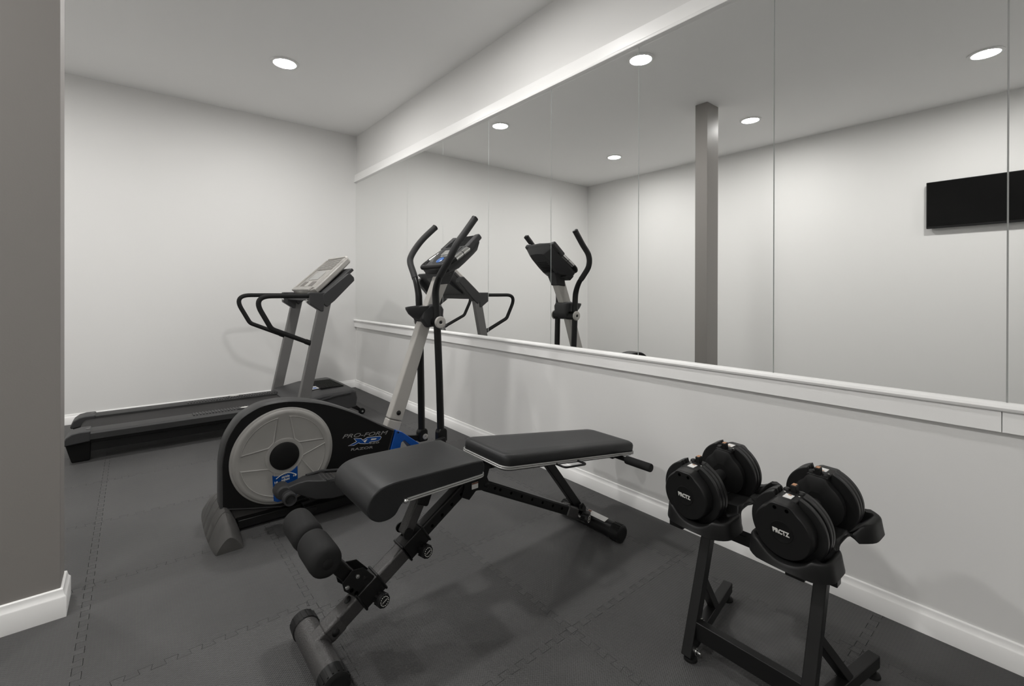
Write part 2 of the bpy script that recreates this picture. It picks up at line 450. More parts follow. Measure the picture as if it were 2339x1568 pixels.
# ------------------------------------------------------------------ treadmill
def build_treadmill():
    t = thing('treadmill', 'dark grey treadmill with beige console standing along the back wall', 'treadmill', (.55, 4.17, 0))
    YC = 4.17
    def zr(x): return .187 - .010 * (.95 - x) * 0          # rail top
    # side rails with ribbed foot grips
    for s in (-1, 1):
        yo, yi = YC + s * .305, YC + s * .170
        def P(y0, y1): return (min(y0, y1), max(y0, y1))
        b = B()
        y0, y1 = P(yo, yi)
        prof = [(yo, .138), (yo, .176), (yo - s * .012, .187), (yi + s * .03, .190), (yi, .186), (yi, .150), (yi, .138)]
        prism(b, prof, -.235, 1.02, 'x')
        rail = obj('side_rail', b, M['rail'], t, bevel=.003)
        b = B()
        for k in range(34):
            x = .33 + k * .019
            box(b, x, x + .010, *P(yi + s * .012, yo - s * .045), .189, .193)
        obj('foot_grip', b, M['darkgrey'], rail, bevel=.001)
        b = B(); n = 28
        lathe(b, (.655, (yo + yi) / 2 + s * .004, .189), (0, 0, 1), [(0, .055), (.005, .055), (.006, .05), (.0062, 0)], 28, up=(0, 1, 0), sx=1.0, sy=.55)
        pl = obj('foot_plate', b, M['darkgrey'], rail)
        b = B()
        lathe(b, (.655, (yo + yi) / 2 + s * .004, .195), (0, 0, 1), [(0, .034), (.001, .034), (.0012, 0)], 28, up=(0, 1, 0), sx=1.0, sy=.5)
        obj('badge', b, M['decalwhite'], rail, label='white oval badge')
        # end cap wrapping the rear of the rail
        b = B()
        cap = [(-.20, .194), (-.250, .195), (-.285, .188), (-.312, .168), (-.328, .135), (-.325, .118), (-.20, .130)]
        prism(b, cap, *P(yo + s * .004, yi - s * .012), 'y')
        obj('end_cap', b, M['darkgrey'], t, bevel=.008, seg=3)
        b = B(); cyl(b, (-.215, (yo + yi) / 2, .193), (-.215, (yo + yi) / 2, .197), .011, 16); obj('bolt', b, M['greymetal'], t)
        # lower steel frame
        b = B(); box(b, -.20, 1.05, *P(YC + s * .235, YC + s * .275), .062, .112)
        box(b, -.22, 1.05, *P(YC + s * .20, YC + s * .275), .112, .150); obj('frame_rail', b, M['blackmetal'], t, bevel=.003)
        # rear foot block
        b = B()
        ya, yb = YC + s * .290, YC + s * .19
        r0 = [(-.322, ya, .145), (-.20, ya, .145), (-.20, yb, .145), (-.322, yb, .145)]
        ya2 = YC + s * .262
        r1 = [(-.290, ya2, 0), (-.205, ya2, 0), (-.205, yb, 0), (-.290, yb, 0)]
        loft(b, [r0, r1]); obj('foot', b, M['blackmat'], t, bevel=.008)
    # running belt with its rear roller
    b = B()
    pts = [(1.04, .170), (-.225, .170)]
    for k in range(9):
        a = PI / 2 + PI * k / 8
        pts.append((-.235 + .036 * math.cos(a), .134 + .036 * math.sin(a)))
    pts += [(1.04, .098)]
    prism(b, pts, YC - .172, YC + .172, 'y')
    obj('running_belt', b, M['belt'], t)
    # motor hood
    b = B()
    def ring(y, zt, inset):
        return [(.965 + inset, y, .12), (.955 + inset, y, .175 + zt * .1), (.985 + inset, y, .196 + zt * .3), (1.09, y, .215 + zt), (1.18, y, .232 + zt), (1.42 - inset * .5, y, .240 + zt), (1.452 - inset, y, .228 + zt), (1.462 - inset, y, .17), (1.452 - inset, y, .10), (1.30, y, .085), (1.05, y, .085)]
    loft(b, [ring(YC - .372, -.012, .012), ring(YC - .360, 0, .004), ring(YC - .30, .008, 0), ring(YC, .012, 0), ring(YC + .30, .008, 0), ring(YC + .36, 0, .004), ring(YC + .372, -.012, .012)])
    obj('motor_hood', b, M['darkgrey'], t, bevel=.006, seg=3)
    # raised fin on the near side of the hood
    for s in (-1, 1):
        b = B()
        y0 = YC + s * .358
        fin = [(1.03, .150), (1.09, .176), (1.17, .204), (1.27, .222), (1.40, .230), (1.40, .216), (1.28, .208), (1.18, .190), (1.10, .160), (1.05, .135)]
        prism(b, fin, min(y0, y0 + s * .026), max(y0, y0 + s * .026), 'y')
        obj('hood_fin', b, M['darkgrey'], t, bevel=.005)
    # grille and sticker on the hood top
    b = B()
    gx0, gx1, gy0, gy1 = 1.215, 1.395, YC - .20, YC + .16
    for k in range(13):
        x = gx0 + (gx1 - gx0) * k / 12
        box(b, x - .0035, x + .0035, gy0, gy1, .243, .2560)
    for k in range(19):
        y = gy0 + (gy1 - gy0) * k / 18
        box(b, gx0, gx1, y - .002, y + .002, .243, .2545)
    obj('vent_grille', b, M['blackmat'], t)
    b = B(); M4 = Matrix.Translation((1.178, YC - .11, .2465)) @ Matrix.Rotation(math.radians(-4), 4, 'Y')
    box(b, -.032, .032, -.055, .055, 0, .0012, M4); obj('sticker', b, M['label'], t, label='white and blue sticker')
    b = B(); box(b, -.010, .020, -.045, .010, .0012, .0016, M4); obj('sticker_print', b, M['lightblue'], t, label='blue print')
    # uprights
    for s in (-1, 1):
        yc = YC + s * .400
        b = B()
        prism(b, [(.948, .075), (1.032, .075), (1.240, 1.055), (1.148, 1.045)], yc - .026, yc + .026, 'y')
        obj('upright', b, M['greymetal'], t, bevel=.006, seg=3)
        # handrail loop, closed by a bracket
        b = B()
        pth = fillet([(1.14, yc, 1.026), (.668, yc, 1.026), (.795, yc, .782), (1.075, yc, .655)], [0, .115, .07, 0], 12)
        tube(b, pth, .0175, 18)
        hr = obj('handrail', b, M['foam'], t)
        b = B(); tube(b, [(1.035, yc, .6735), (1.085, yc, .6505)], .0205, 18); obj('sleeve', b, M['blackmetal'], hr)
        b = B(); prism(b, [(1.055, 1.052), (1.175, 1.052), (1.160, .905), (1.140, .905), (1.055, .965)], yc - .034, yc + .034, 'y')
        obj('bracket', b, M['darkgrey'], t, bevel=.006)
        b = B(); cyl(b, (1.045, yc - s * .02, .985), (1.060, yc - s * .02, .985), .016, 16); obj('bolt', b, M['silver'], t)
        # slanted side wing under the console
        b = B()
        wing = [(1.150, 1.035), (1.165, .955), (1.185, .938), (1.245, .985), (1.405, 1.150), (1.402, 1.176), (1.372, 1.206), (1.352, 1.206)]
        prism(b, wing, yc - .036, yc + .036, 'y')
        obj('wing', b, M['darkgrey'], t, bevel=.008, seg=3)
    # console carrier between the wings, then the console itself
    def cpt(u, v, w):
        """u along the slope from the bottom edge, v across, w out of the face"""
        o = Vector((1.126, YC, 1.075)); e = Vector((.294, 0, .272)).normalized(); n = Vector((-e.z, 0, e.x))
        return o + e * u + Vector((0, v, 0)) + n * w
    b = B()
    loft(b, [[cpt(.02, -.37, -.085), cpt(.02, .37, -.085), cpt(.02, .37, -.045), cpt(.02, -.37, -.045)],
             [cpt(.33, -.37, -.085), cpt(.33, .37, -.085), cpt(.33, .37, -.060), cpt(.33, -.37, -.060)]])
    box(b, 1.09, 1.19, YC - .37, YC + .37, .985, 1.040)
    obj('carrier', b, M['darkgrey'], t, bevel=.006)
    b = B()
    loft(b, [[cpt(.05, -.22, -.10), cpt(.05, .22, -.10), cpt(.05, .22, -.03), cpt(.05, -.22, -.03)],
             [cpt(.30, -.17, -.12), cpt(.30, .17, -.12), cpt(.30, .17, -.03), cpt(.30, -.17, -.03)]])
    obj('console_back', b, M['darkgrey'], t, bevel=.008)
    # beige console: outline on the slope
    L = .402
    out = [(.0, .325), (.10, .318), (.30, .285), (.385, .262), (L, .235), (L + .012, .12), (L + .016, 0), (L + .012, -.12), (L, -.235), (.385, -.262), (.30, -.285), (.10, -.318), (.0, -.325), (-.022, -.25), (-.034, 0), (-.022, .25)]
    b = B()
    loft(b, [[cpt(u * .98 + .004, v * .97, -.040) for u, v in out], [cpt(u, v, -.030) for u, v in out], [cpt(u, v, .0) for u, v in out], [cpt(u * .985 + .003, v * .975, .008) for u, v in out]])
    con = obj('console', b, M['beige'], t, bevel=.004, label='beige control console')
    def plate(name, poly, w0, w1, m, parent=con, bev=.001):
        b = B(); loft(b, [[cpt(u, v, w0) for u, v in poly], [cpt(u, v, w1) for u, v in poly]])
        return obj(name, b, m, parent, bevel=bev)
    # ribbed speaker panel at the top
    plate('vent_panel', [(.245, -.20), (.245, .20), (.378, .185), (.390, .10), (.392, -.10), (.378, -.185)], .006, .0095, M['beigedark'])
    b = B()
    for k in range(10):
        u = .252 + k * .0132
        loft(b, [[cpt(u, -.185, .0095), cpt(u, .185, .0095), cpt(u + .005, .185, .0095), cpt(u + .005, -.185, .0095)], [cpt(u, -.185, .0135), cpt(u, .185, .0135), cpt(u + .005, .185, .0135), cpt(u + .005, -.185, .0135)]])
    obj('vent_slats', b, M['palegrey'], con)
    b = B()
    loft(b, [[cpt(.388, -.24, .006), cpt(.388, .24, .006), cpt(.412, .235, .006), cpt(.412, -.235, .006)], [cpt(.392, -.22, .020), cpt(.392, .22, .020), cpt(.408, .215, .020), cpt(.408, -.215, .020)]])
    obj('top_ridge', b, M['palegrey'], con, bevel=.003)
    for s in (-1, 1):
        b = B()
        loft(b, [[cpt(.01, s * .29, .006), cpt(.01, s * .25, .006), cpt(.01, s * .252, .016), cpt(.01, s * .285, .016)], [cpt(.385, s * .25, .006), cpt(.385, s * .212, .006), cpt(.385, s * .214, .018), cpt(.385, s * .243, .018)]])
        obj('side_ridge', b, M['beige'], con, bevel=.004)
    plate('display', [(.115, -.13), (.115, .13), (.215, .12), (.232, .05), (.232, -.05), (.215, -.12)], .006, .011, M['lcd'])
    for s in (-1, 1):
        plate('cup_recess', [(.035, s * .06), (.035, s * .17), (.092, s * .165), (.092, s * .06)], .006, .010, M['beigedark'])
    plate('button_strip', [(.032, -.045), (.032, .045), (.098, .045), (.098, -.045)], .006, .011, M['palegrey'])
    b = B()
    loft(b, [[cpt(-.03, v * .25, .004) + Vector((0, 0, .002)) for v in (-1, 1)] + [cpt(.022, v * .27, .008) for v in (1, -1)], [cpt(-.024, v * .24, .026) for v in (-1, 1)] + [cpt(.016, v * .26, .022) for v in (1, -1)]])
    obj('console_lip', b, M['beige'], con, bevel=.008, seg=3)
    # transport wheel at the front corner
    for s in (-1, 1):
        b = B(); lathe(b, (1.535, YC + s * .262, .026), (0, 1, 0), [(-.014, .018), (-.014, .024), (-.010, .026), (.010, .026), (.014, .024), (.014, .018)], 24)
        w_ = obj('wheel', b, M['blackmat'], t)
        b = B(); cyl(b, (1.535, YC + s * .262 - .017, .026), (1.535, YC + s * .262 + .017, .026), .008, 14); obj('axle', b, M['silver'], w_)
        b = B(); prism(b, [(1.44, .10), (1.44, .07), (1.53, .016), (1.545, .030), (1.47, .10)], YC + s * .262 + .016, YC + s * .262 + .022, 'y'); obj('wheel_arm', b, M['blackmetal'], t)
build_treadmill()

# ------------------------------------------------------------------ elliptical trainer
def build_elliptical():
    t = thing('elliptical_trainer', 'black and grey elliptical trainer with big round side disc between treadmill and bench', 'elliptical trainer', (.80, 2.42, 0))
    YC = 2.393; YN = 2.345; YF = 2.441
    K = .9895
    def H(x, z): return (x * K, CAMZ - (CAMZ - z) * K)
    # rear stabiliser, domed, three ribbed sections
    b = B()
    def dome(y, h, w, xc=.307):
        n = 16; pts = [(xc + w, y, 0)]
        for k in range(n + 1):
            a = PI * k / n
            pts.append((xc + w * .96 * math.cos(a), y, .010 + (h - .010) * (1 - abs(math.cos(a)) ** 1.75)))
        pts.append((xc - w, y, 0)); return pts
    st = [(2.178, .058, .046), (2.183, .062, .049), (2.215, .088, .054), (2.262, .108, .058), (2.300, .116, .060), (2.302, .112, .058), (2.306, .112, .058), (2.308, .118, .060), (2.372, .126, .062), (2.374, .122, .060), (2.378, .122, .060), (2.380, .126, .062), (2.462, .126, .062), (2.464, .122, .060), (2.468, .122, .060), (2.470, .126, .062),
          (2.532, .118, .060), (2.534, .112, .058), (2.538, .112, .058), (2.540, .116, .060), (2.578, .108, .058), (2.625, .088, .054), (2.657, .062, .049), (2.662, .058, .046)]
    loft(b, [dome(*q) for q in st])
    obj('stabilizer', b, M['rubbergrey'], t, smooth=45)
    # sloping neck from the stabiliser to under the housing
    b = B()
    loft(b, [[(.31, 2.375, .095), (.31, 2.465, .095), (.31, 2.465, .045), (.31, 2.375, .045)], [(.60, 2.372, .056), (.60, 2.468, .056), (.60, 2.468, .030), (.60, 2.372, .030)]])
    obj('neck', b, M['rubbergrey'], t, bevel=.004)
    # base frame
    b = B(); box(b, .36, 1.46, 2.335, 2.505, .012, .048); box(b, .62, 1.46, 2.262, 2.335, .014, .056); box(b, .45, 1.46, 2.54, 2.585, .030, .058)
    for x in (.62, 1.30): box(b, x, x + .05, 2.255, 2.585, .028, .050)
    obj('base_frame', b, M['blackmetal'], t, bevel=.003)
    b = B(); box(b, 1.44, 1.50, 2.16, 2.68, 0, .055); obj('front_stabilizer', b, M['rubbergrey'], t, bevel=.015, seg=3)
    for x in (.75,):
        b = B(); box(b, x, x + .04, 2.35, 2.49, 0, .013); obj('foot', b, M['blackmat'], t)
    # flywheel housing: rim strip and recessed faces
    prof = smooth_path([(.297, 0, .290), (.303, 0, .345), (.322, 0, .415), (.365, 0, .484), (.412, 0, .518), (.470, 0, .540), (.557, 0, .545), (.640, 0, .533), (.740, 0, .505), (.847, 0, .458), (.940, 0, .407), (1.040, 0, .344), (1.117, 0, .300)], 4)
    prof = [H(p.x, p.z) for p in prof] + [H(*q) for q in [(1.055, .090), (.80, .062), (.54, .040), (.40, .072), (.297, .098)]]
    cx = sum(p[0] for p in prof) / len(prof); cz = sum(p[1] for p in prof) / len(prof)
    def inset(d):
        """offset the outline inwards"""
        n = len(prof); out = []
        for k in range(n):
            p0, p1, p2 = Vector(prof[k - 1]), Vector(prof[k]), Vector(prof[(k + 1) % n])
            d1 = (p1 - p0).normalized(); d2 = (p2 - p1).normalized()
            nn = Vector((d1.y + d2.y, -(d1.x + d2.x))).normalized()
            c = max(.5, math.sqrt((1 + d1.dot(d2)) / 2))
            out.append(p1 + nn * d / c)
        return out
    def R(d, y): return [(p[0], y, p[1]) for p in inset(d)]
    b = B()
    loft(b, [R(.012, YN + .006), R(.010, YN - .001), R(.006, YN - .003), R(.0, YN + .006), R(0, YF - .006), R(.006, YF + .003), R(.010, YF + .001), R(.012, YF - .006)])
    obj('housing', b, M['rail'], t, smooth=50)
    for yy, s in ((YN, -1), (YF, 1)):
        b = B(); loft(b, [R(.0085, yy - s * .008), R(.0085, yy + s * .0005)]); obj('side_cover', b, M['blackmat'], t, bevel=.001)
        # big round disc with raised sectors
        DX, DZ = H(.5535, .288)
        d0 = (DX, yy, DZ); ax = (0, s, 0)
        b = B(); lathe(b, d0, ax, [(0, .222), (.004, .222), (.007, .219), (.008, .214), (.012, .212), (.016, .207), (.0165, .197), (.0145, .190), (.0145, 0)], 72)
        disc = obj('side_disc', b, M['discgrey'], t, label='large grey round disc')
        def sector(a0, a1, r0, r1, name='sector_pad', h0=.012, h1=.0205, cut=0):
            bb = B(); n = 14
            a0, a1 = math.radians(a0), math.radians(a1)
            outer = [(r1, a0 + (a1 - a0) * k / n) for k in range(n + 1)]
            dd = .022
            inner = [(r0, a1 - (a1 - a0) * .35 - 0), (r0, a0 + (a1 - a0) * .35)]
            if cut: inner = [(r0 + .02, a1), (r0, (a0 + a1) / 2), (r0 + .02, a0)]
            pl = [(r * math.cos(a), r * math.sin(a)) for r, a in outer + inner]
            y0, y1 = yy + s * h0, yy + s * h1
            # soft shoulder
            def sc(pl, f):
                mx = sum(p[0] for p in pl) / len(pl); mz = sum(p[1] for p in pl) / len(pl)
                return [(mx + (p[0] - mx) * f, mz + (p[1] - mz) * f) for p in pl]
            rings = []
            for f, h in ((1.0, h0), (1.0, h1 - .002), (.975, h1), (.93, h1 - .0005), (.88, h1 - .0045)):
                rings.append([(DX + p[0], yy + s * h, DZ + p[1]) for p in sc(pl, f)])
            loft(bb, rings); obj(name, bb, M['discgrey'], disc, smooth=60)
        for a0, a1 in ((13, 84), (98, 170), (189, 262), (318, 368)):
            sector(a0, a1, .078, .184, h0=.011, h1=.0175)
        b = B(); lathe(b, d0, ax, [(.010, .084), (.0165, .082), (.0175, .076), (.0155, .066), (.0155, 0)], 48); obj('hub_ring', b, M['discgrey'], disc)
        b = B(); lathe(b, d0, ax, [(.015, .064), (.023, .062), (.026, .056), (.028, .030), (.0285, 0)], 48); obj('hub_cap', b, M['blackmat'], disc)
        # blue stride decal
        pol = [(-.052, -.078)] + [(x, -.070 - .018 * (1 - (x / .052) ** 2) + .010 * (x / .052)) for x in (-.044, -.03, -.015, 0, .015, .03, .044)] + [(.056, -.056), (.058, -.17), (.050, -.204), (-.030, -.207), (-.046, -.198)]
        b = B(); loft(b, [[(DX + p[0], yy + s * .012, DZ + p[1]) for p in pol], [(DX + p[0], yy + s * .0180, DZ + p[1]) for p in pol]])
        dec = obj('stride_decal', b, M['bluedecal'], t, bevel=.002, label='blue stride adjust decal')
        if s < 0:
            yt = YN - .0187
            b = B(); arc = [(DX - .037 + .088 * k / 12, yt, DZ - .098 + .018 * math.sin(PI * k / 12)) for k in range(13)]
            tube(b, arc, .0018, 6); obj('decal_arc', b, M['decalwhite'], dec)
            text('decal_text', 'stride', .0150, (DX - .014, yt, DZ - .1015), (1, 0, .04), (0, 0, 1), M['decalwhite'], dec, shear=.1, xs=1.0, bold=.0004)
            text('decal_text', 'adjust', .0150, (DX - .015, yt, DZ - .1145), (1, 0, .04), (0, 0, 1), M['decalwhite'], dec, shear=.1, xs=1.0, bold=.0004)
            text('decal_text', '16', .012, (DX - .046, yt, DZ - .1185), (1, 0, .04), (0, 0, 1), M['decalwhite'], dec, xs=1.4, bold=.0004)
            text('decal_text', '18', .012, (DX + .034, yt, DZ - .1045), (1, 0, .04), (0, 0, 1), M['decalwhite'], dec, xs=1.4, bold=.0004)
    # lettering on the near cover
    yt = YN - .0015; X = Vector((1, 0, .085)).normalized(); Zd = Vector((-.02, 0, 1)).normalized()
    def P(px, pz): return (px, yt, pz)
    def pt(q, dy=0):
        a_ = H(*q); return (a_[0], yt - dy, a_[1])
    text('brand_lettering', 'PRO-FORM', .0280, pt((.8255, .3115)), (1, 0, -.108), (0, 0, 1), M['decalgrey'], t, shear=.40, xs=1.74, bold=.0)
    UX = [(0.8525, 0.2754), (0.888, 0.2851), (0.8941, 0.2886), (0.8805, 0.3055), (0.9162, 0.2983), (0.9252, 0.2876), (0.9505, 0.2975), (1.0195, 0.29), (1.0253, 0.2847), (1.0209, 0.2764), (1.0115, 0.2707), (0.9951, 0.2699), (0.9629, 0.273), (0.9569, 0.266), (0.9336, 0.2702), (0.9114, 0.2755), (0.9051, 0.2805), (0.9, 0.2799), (0.8785, 0.2726)]
    TX = [(0.927, 0.2838), (0.9505, 0.29), (0.9371, 0.2732)]
    CX = [(0.9718, 0.2878), (1.0013, 0.2842), (0.994, 0.2781), (0.9675, 0.281)]
    def decal(poly, d, dy, m, nm):
        n_ = len(poly); o_ = []
        ar = sum(poly[k][0] * poly[(k + 1) % n_][1] - poly[(k + 1) % n_][0] * poly[k][1] for k in range(n_))
        sg = 1 if ar > 0 else -1
        for k in range(n_):
            p0, p1, p2 = Vector(poly[k - 1]), Vector(poly[k]), Vector(poly[(k + 1) % n_])
            d1 = (p1 - p0).normalized(); d2 = (p2 - p1).normalized()
            v = Vector((d1.y + d2.y, -(d1.x + d2.x))).normalized() * sg
            o_.append(p1 + v * d / max(.6, math.sqrt(max(0, (1 + d1.dot(d2)) / 2))))
        bb = B(); prism(bb, [tuple(v) for v in o_], yt - dy - .0002, yt - dy + .0002, 'y'); return obj(nm, bb, m, t)
    decal(UX, .0024, .0002, M['decalwhite'], 'model_outline')
    decal(UX, 0, .0008, M['bluedecal'], 'model_lettering')
    decal(TX, 0, .0014, M['decalwhite'], 'model_outline'); decal(CX, 0, .0014, M['decalwhite'], 'model_outline')
    text('model_lettering', '420', .0125, pt((.961, .2535)), (1, 0, -.115), (0, 0, 1), M['decalgrey'], t, shear=.2, xs=3.3, bold=.0002)
    text('model_lettering', 'RAZOR', .0165, pt((.870, .2390)), (1, 0, -.105), (0, 0, 1), M['decalgrey'], t, shear=.15, xs=2.15, bold=.0002)
    for px, pz in (H(.565, .533), H(1.098, .292)):
        b = B(); cyl(b, (px, YN - .001, pz), (px, YN + .004, pz), .0055, 12); obj('screw', b, M['blackmetal'], t)
    # blue fork at the front of the housing
    b = B()
    fork = [H(*q_) for q_ in [(1.122, .298), (1.160, .280), (1.260, .200), (1.345, .085), (1.290, .085), (1.215, .190), (1.172, .232), (1.155, .222), (1.128, .085), (1.055, .085)]]
    prism(b, fork, YN - .003, YF + .003, 'y'); obj('fork_cover', b, M['blue'], t, bevel=.004, seg=3, label='blue plastic fork cover')
    b = B(); cyl(b, (H(1.135, .283)[0], YN - .005, H(1.135, .283)[1]), (H(1.135, .283)[0], YN, H(1.135, .283)[1]), .0045, 12); obj('screw', b, M['blackmetal'], t)
    # sloping grey upright
    b = B()
    beam(b, (1.005, YC, .045), (1.120, YC, .352), .056, .082, (-1, 0, .4)); obj('upright_foot', b, M['palegrey'], t, bevel=.006, seg=3)
    b = B()
    R4 = []
    for x, z, h in ((1.121, .354, .080), (1.302, .870, .068), (1.425, 1.150, .085)):
        d_ = Vector((.36, 0, 1)).normalized(); nn = Vector((d_.z, 0, -d_.x))
        R4.append([Vector((x, YC, z)) + nn * h / 2 * a_ + Vector((0, .029 * c_, 0)) for a_, c_ in ((-1, -1), (1, -1), (1, 1), (-1, 1))])
    loft(b, R4); up = obj('upright', b, M['palegrey'], t, bevel=.007, seg=3)
    b = B(); lathe(b, (1.136, YC - .028, .392), (0, -1, 0), [(0, .013), (.004, .013), (.008, .008), (.0085, 0)], 18); obj('bolt', b, M['blackmetal'], up)
    # moving arms: near and far
    arms = [(-1, [(1.366, 2.300, .263), (1.354, 2.300, .60), (1.340, 2.300, .888), (1.334, 2.303, 1.011), (1.330, 2.297, 1.070), (1.330, 2.269, 1.130), (1.332, 2.227, 1.176), (1.342, 2.168, 1.244), (1.369, 2.146, 1.317), (1.430, 2.150, 1.392), (1.497, 2.153, 1.476)], 5),
            (1, [(1.344, 2.486, .223), (1.338, 2.486, .55), (1.330, 2.486, .880), (1.324, 2.484, .999), (1.323, 2.488, 1.049), (1.320, 2.508, 1.110), (1.325, 2.555, 1.172), (1.333, 2.613, 1.236), (1.346, 2.632, 1.279), (1.386, 2.639, 1.340), (1.437, 2.636, 1.402), (1.518, 2.633, 1.478)], 5)]
    for s, pts, gi in arms:
        sp = smooth_path(pts, 8)
        cut = gi * 8 + 4
        b = B(); tube(b, sp[:cut + 2], [.0205] * (cut - 14) + [.0205 - .0035 * k / 15 for k in range(16)], 20); arm = obj('swing_arm', b, M['blackmetal'], t)
        b = B(); tube(b, sp[cut:], [.0195] * (len(sp) - cut), 20); obj('foam_grip', b, M['armfoam'], arm)
        e = sp[-1]; d = (sp[-1] - sp[-2]).normalized()
        b = B(); lathe(b, e - d * .004, d, [(0, .0202), (.008, .0202), (.012, .015), (.0125, 0)], 20); obj('end_cap', b, M['black'], arm)
        # lower joint
        p0 = Vector(pts[0])
        b = B(); prism(b, [(p0.x - .028, p0.z - .060), (p0.x + .034, p0.z - .060), (p0.x + .034, p0.z + .002), (p0.x + .022, p0.z + .018), (p0.x - .016, p0.z + .018), (p0.x - .028, p0.z + .002)], p0.y - .022, p0.y + .022, 'y')
        obj('joint', b, M['blackmetal'], arm, bevel=.01, seg=3)
        if s > 0:
          b = B(); lathe(b, (p0.x + .012, p0.y - .022, p0.z - .030), (0, -1, 0), [(0, .017), (.004, .017), (.006, .014), (.006, .006), (.003, .005), (.003, 0)], 24); obj('joint_cap', b, M['palegrey'], arm)
        # pedal link with the foot pedal
        yy = 2.236 if s < 0 else 2.550
        hz = .170 if s < 0 else .33
        hx = .518
        b = B()
        beam(b, (.95, yy, .140 if s < 0 else .235), (p0.x, p0.y + s * (.040 if s < 0 else 0), p0.z - .038), .030, .034)
        link = obj('pedal_link', b, M['blackmetal'], t, bevel=.004)
        # pedal body: lofted tray shape
        b = B()
        rings = []
        zt0 = hz
        for x, w0, w1, zt, zb in ((.53, .022, .026, hz + .022, hz - .020), (.575, .024, .030, hz + .030, hz - .022), (.61, .036, .038, hz + .036, hz - .042), (.65, .054, .050, hz + .030, hz - .060), (.72, .064, .056, hz + .018, hz - .074), (.86, .064, .056, hz - .006, hz - .074), (.94, .048, .044, hz - .016, hz - .056), (.99, .020, .020, hz - .020, hz - .048)):
            rings.append([(x, yy - w0, zt), (x, yy + w0, zt), (x, yy + w1, (zt + zb) / 2), (x, yy + w1 * .8, zb), (x, yy - w1 * .8, zb), (x, yy - w1, (zt + zb) / 2)])
        loft(b, rings)
        ped = obj('foot_pedal', b, M['darkgrey'], t, bevel=.006, seg=3)
        b = B()
        def pz(x): return hz + .0275 - max(0, x - .65) * .155
        loft(b, [[(x, yy - .046, pz(x) - .003) for x in (.668, .92)] + [(x, yy + .046, pz(x) - .003) for x in (.92, .668)], [(x, yy - .044, pz(x) + .001) for x in (.668, .92)] + [(x, yy + .044, pz(x) + .001) for x in (.92, .668)]])
        for i in range(12):
            for j in range(6):
                x = .680 + i * .0200; y = yy - .037 + j * .0148 + (.006 if i % 2 else 0) - .003
                lathe(b, (x, y, pz(x) + .0005), (0, 0, 1), [(0, .006), (.0015, .005), (.002, 0)], 8)
        obj('tread_pad', b, M['rubbergrey'], ped)
        # rim around the pedal
        b = B()
        rim = fillet([(.69, yy - .056, hz + .024), (.93, yy - .050, hz - .010), (.95, yy + .046, hz - .010), (.70, yy + .056, hz + .030), (.625, yy + .03, hz + .036)], .03, 6)
        tube(b, rim, .006, 8); obj('pedal_rim', b, M['darkgrey'], ped)
        # hub and open crank sleeve
        b = B()
        lathe(b, (hx, yy - .014, hz), (0, 1, 0), [(-.012, .024), (-.006, .031), (.010, .034), (.050, .034), (.062, .028)], 28); obj('hub', b, M['darkgrey'], ped)
        b = B()
        o = -1 if s < 0 else 1
        lathe(b, (hx + .014, yy - o * .012, hz - .016), (0, o, 0), [(0, .027), (.060, .026), (.062, .0285), (.068, .0285), (.070, .0265), (.088, .0265), (.088, .0205), (.070, .0200), (.070, 0)], 32)
        obj('crank_sleeve', b, M['darkgrey'], ped)
        # pivot tube and cover disc on the upright
        pv = Vector(pts[2])
        b = B(); cyl(b, (pv.x + .008, YC + s * .03, .888), (pv.x + .008, pv.y + s * .018, .888), .030, 28); obj('pivot_tube', b, M['blackmetal'], t)
        b = B(); lathe(b, (pv.x + .008, pv.y + s * .018, .888), (0, s, 0), [(0, .034), (.008, .034), (.012, .030), (.013, .013), (.009, .010), (.009, 0)], 36); obj('pivot_cap', b, M['palegrey'], t, label='pale grey pivot cap')
        b = B(); lathe(b, (pv.x + .008, pv.y + s * .026, .888), (0, s, 0), [(0, .0085), (.003, .0085), (.003, .004), (.001, 0)], 12); obj('pivot_bolt', b, M['blackmetal'], t)
    # bottle holder and shroud on the upright
    b = B()
    rings = []
    for z, ax, ay, xc in ((.900, .030, .030, 1.315), (.915, .050, .044, 1.292), (.940, .066, .054, 1.278), (.966, .076, .062, 1.272), (.978, .077, .063, 1.272), (.978, .069, .056, 1.272), (.955, .062, .050, 1.276), (.915, .042, .038, 1.292)):
        rings.append([(xc + ax * math.cos(2 * PI * k / 28), YC + ay * math.sin(2 * PI * k / 28), z + .006 * math.cos(2 * PI * k / 28)) for k in range(28)])
    loft(b, rings); obj('bottle_holder', b, M['darkgrey'], t, smooth=45)
    b = B()
    shr = [(1.262, .905), (1.300, .855), (1.362, .862), (1.405, .900), (1.410, .958), (1.395, .985), (1.330, .990), (1.272, .960)]
    prism(b, shr, YC - .058, YC + .058, 'y'); obj('shroud', b, M['darkgrey'], t, bevel=.014, seg=3)
    # console
    e = Vector((.255, 0, .218)).normalized(); n = Vector((-e.z, 0, e.x)); o = Vector((1.360, YC, 1.194))
    def cp(u, v, w): return o + e * u + Vector((0, v, 0)) + n * w
    out = [(.0, .105), (.02, .135), (.10, .142), (.24, .140), (.305, .128), (.318, .10), (.326, 0), (.318, -.10), (.305, -.128), (.24, -.140), (.10, -.142), (.02, -.135), (.0, -.105), (-.008, 0)]
    b = B()
    loft(b, [[cp(u * .62 + .10, v * .55, -.085) for u, v in out], [cp(u * .97 + .004, v * .96, -.040) for u, v in out], [cp(u, v, -.026) for u, v in out], [cp(u, v, -.002) for u, v in out], [cp(u * .975 + .003, v * .965, .004) for u, v in out]])
    con = obj('console', b, M['darkgrey'], t, bevel=.003, smooth=50)
    b = B()
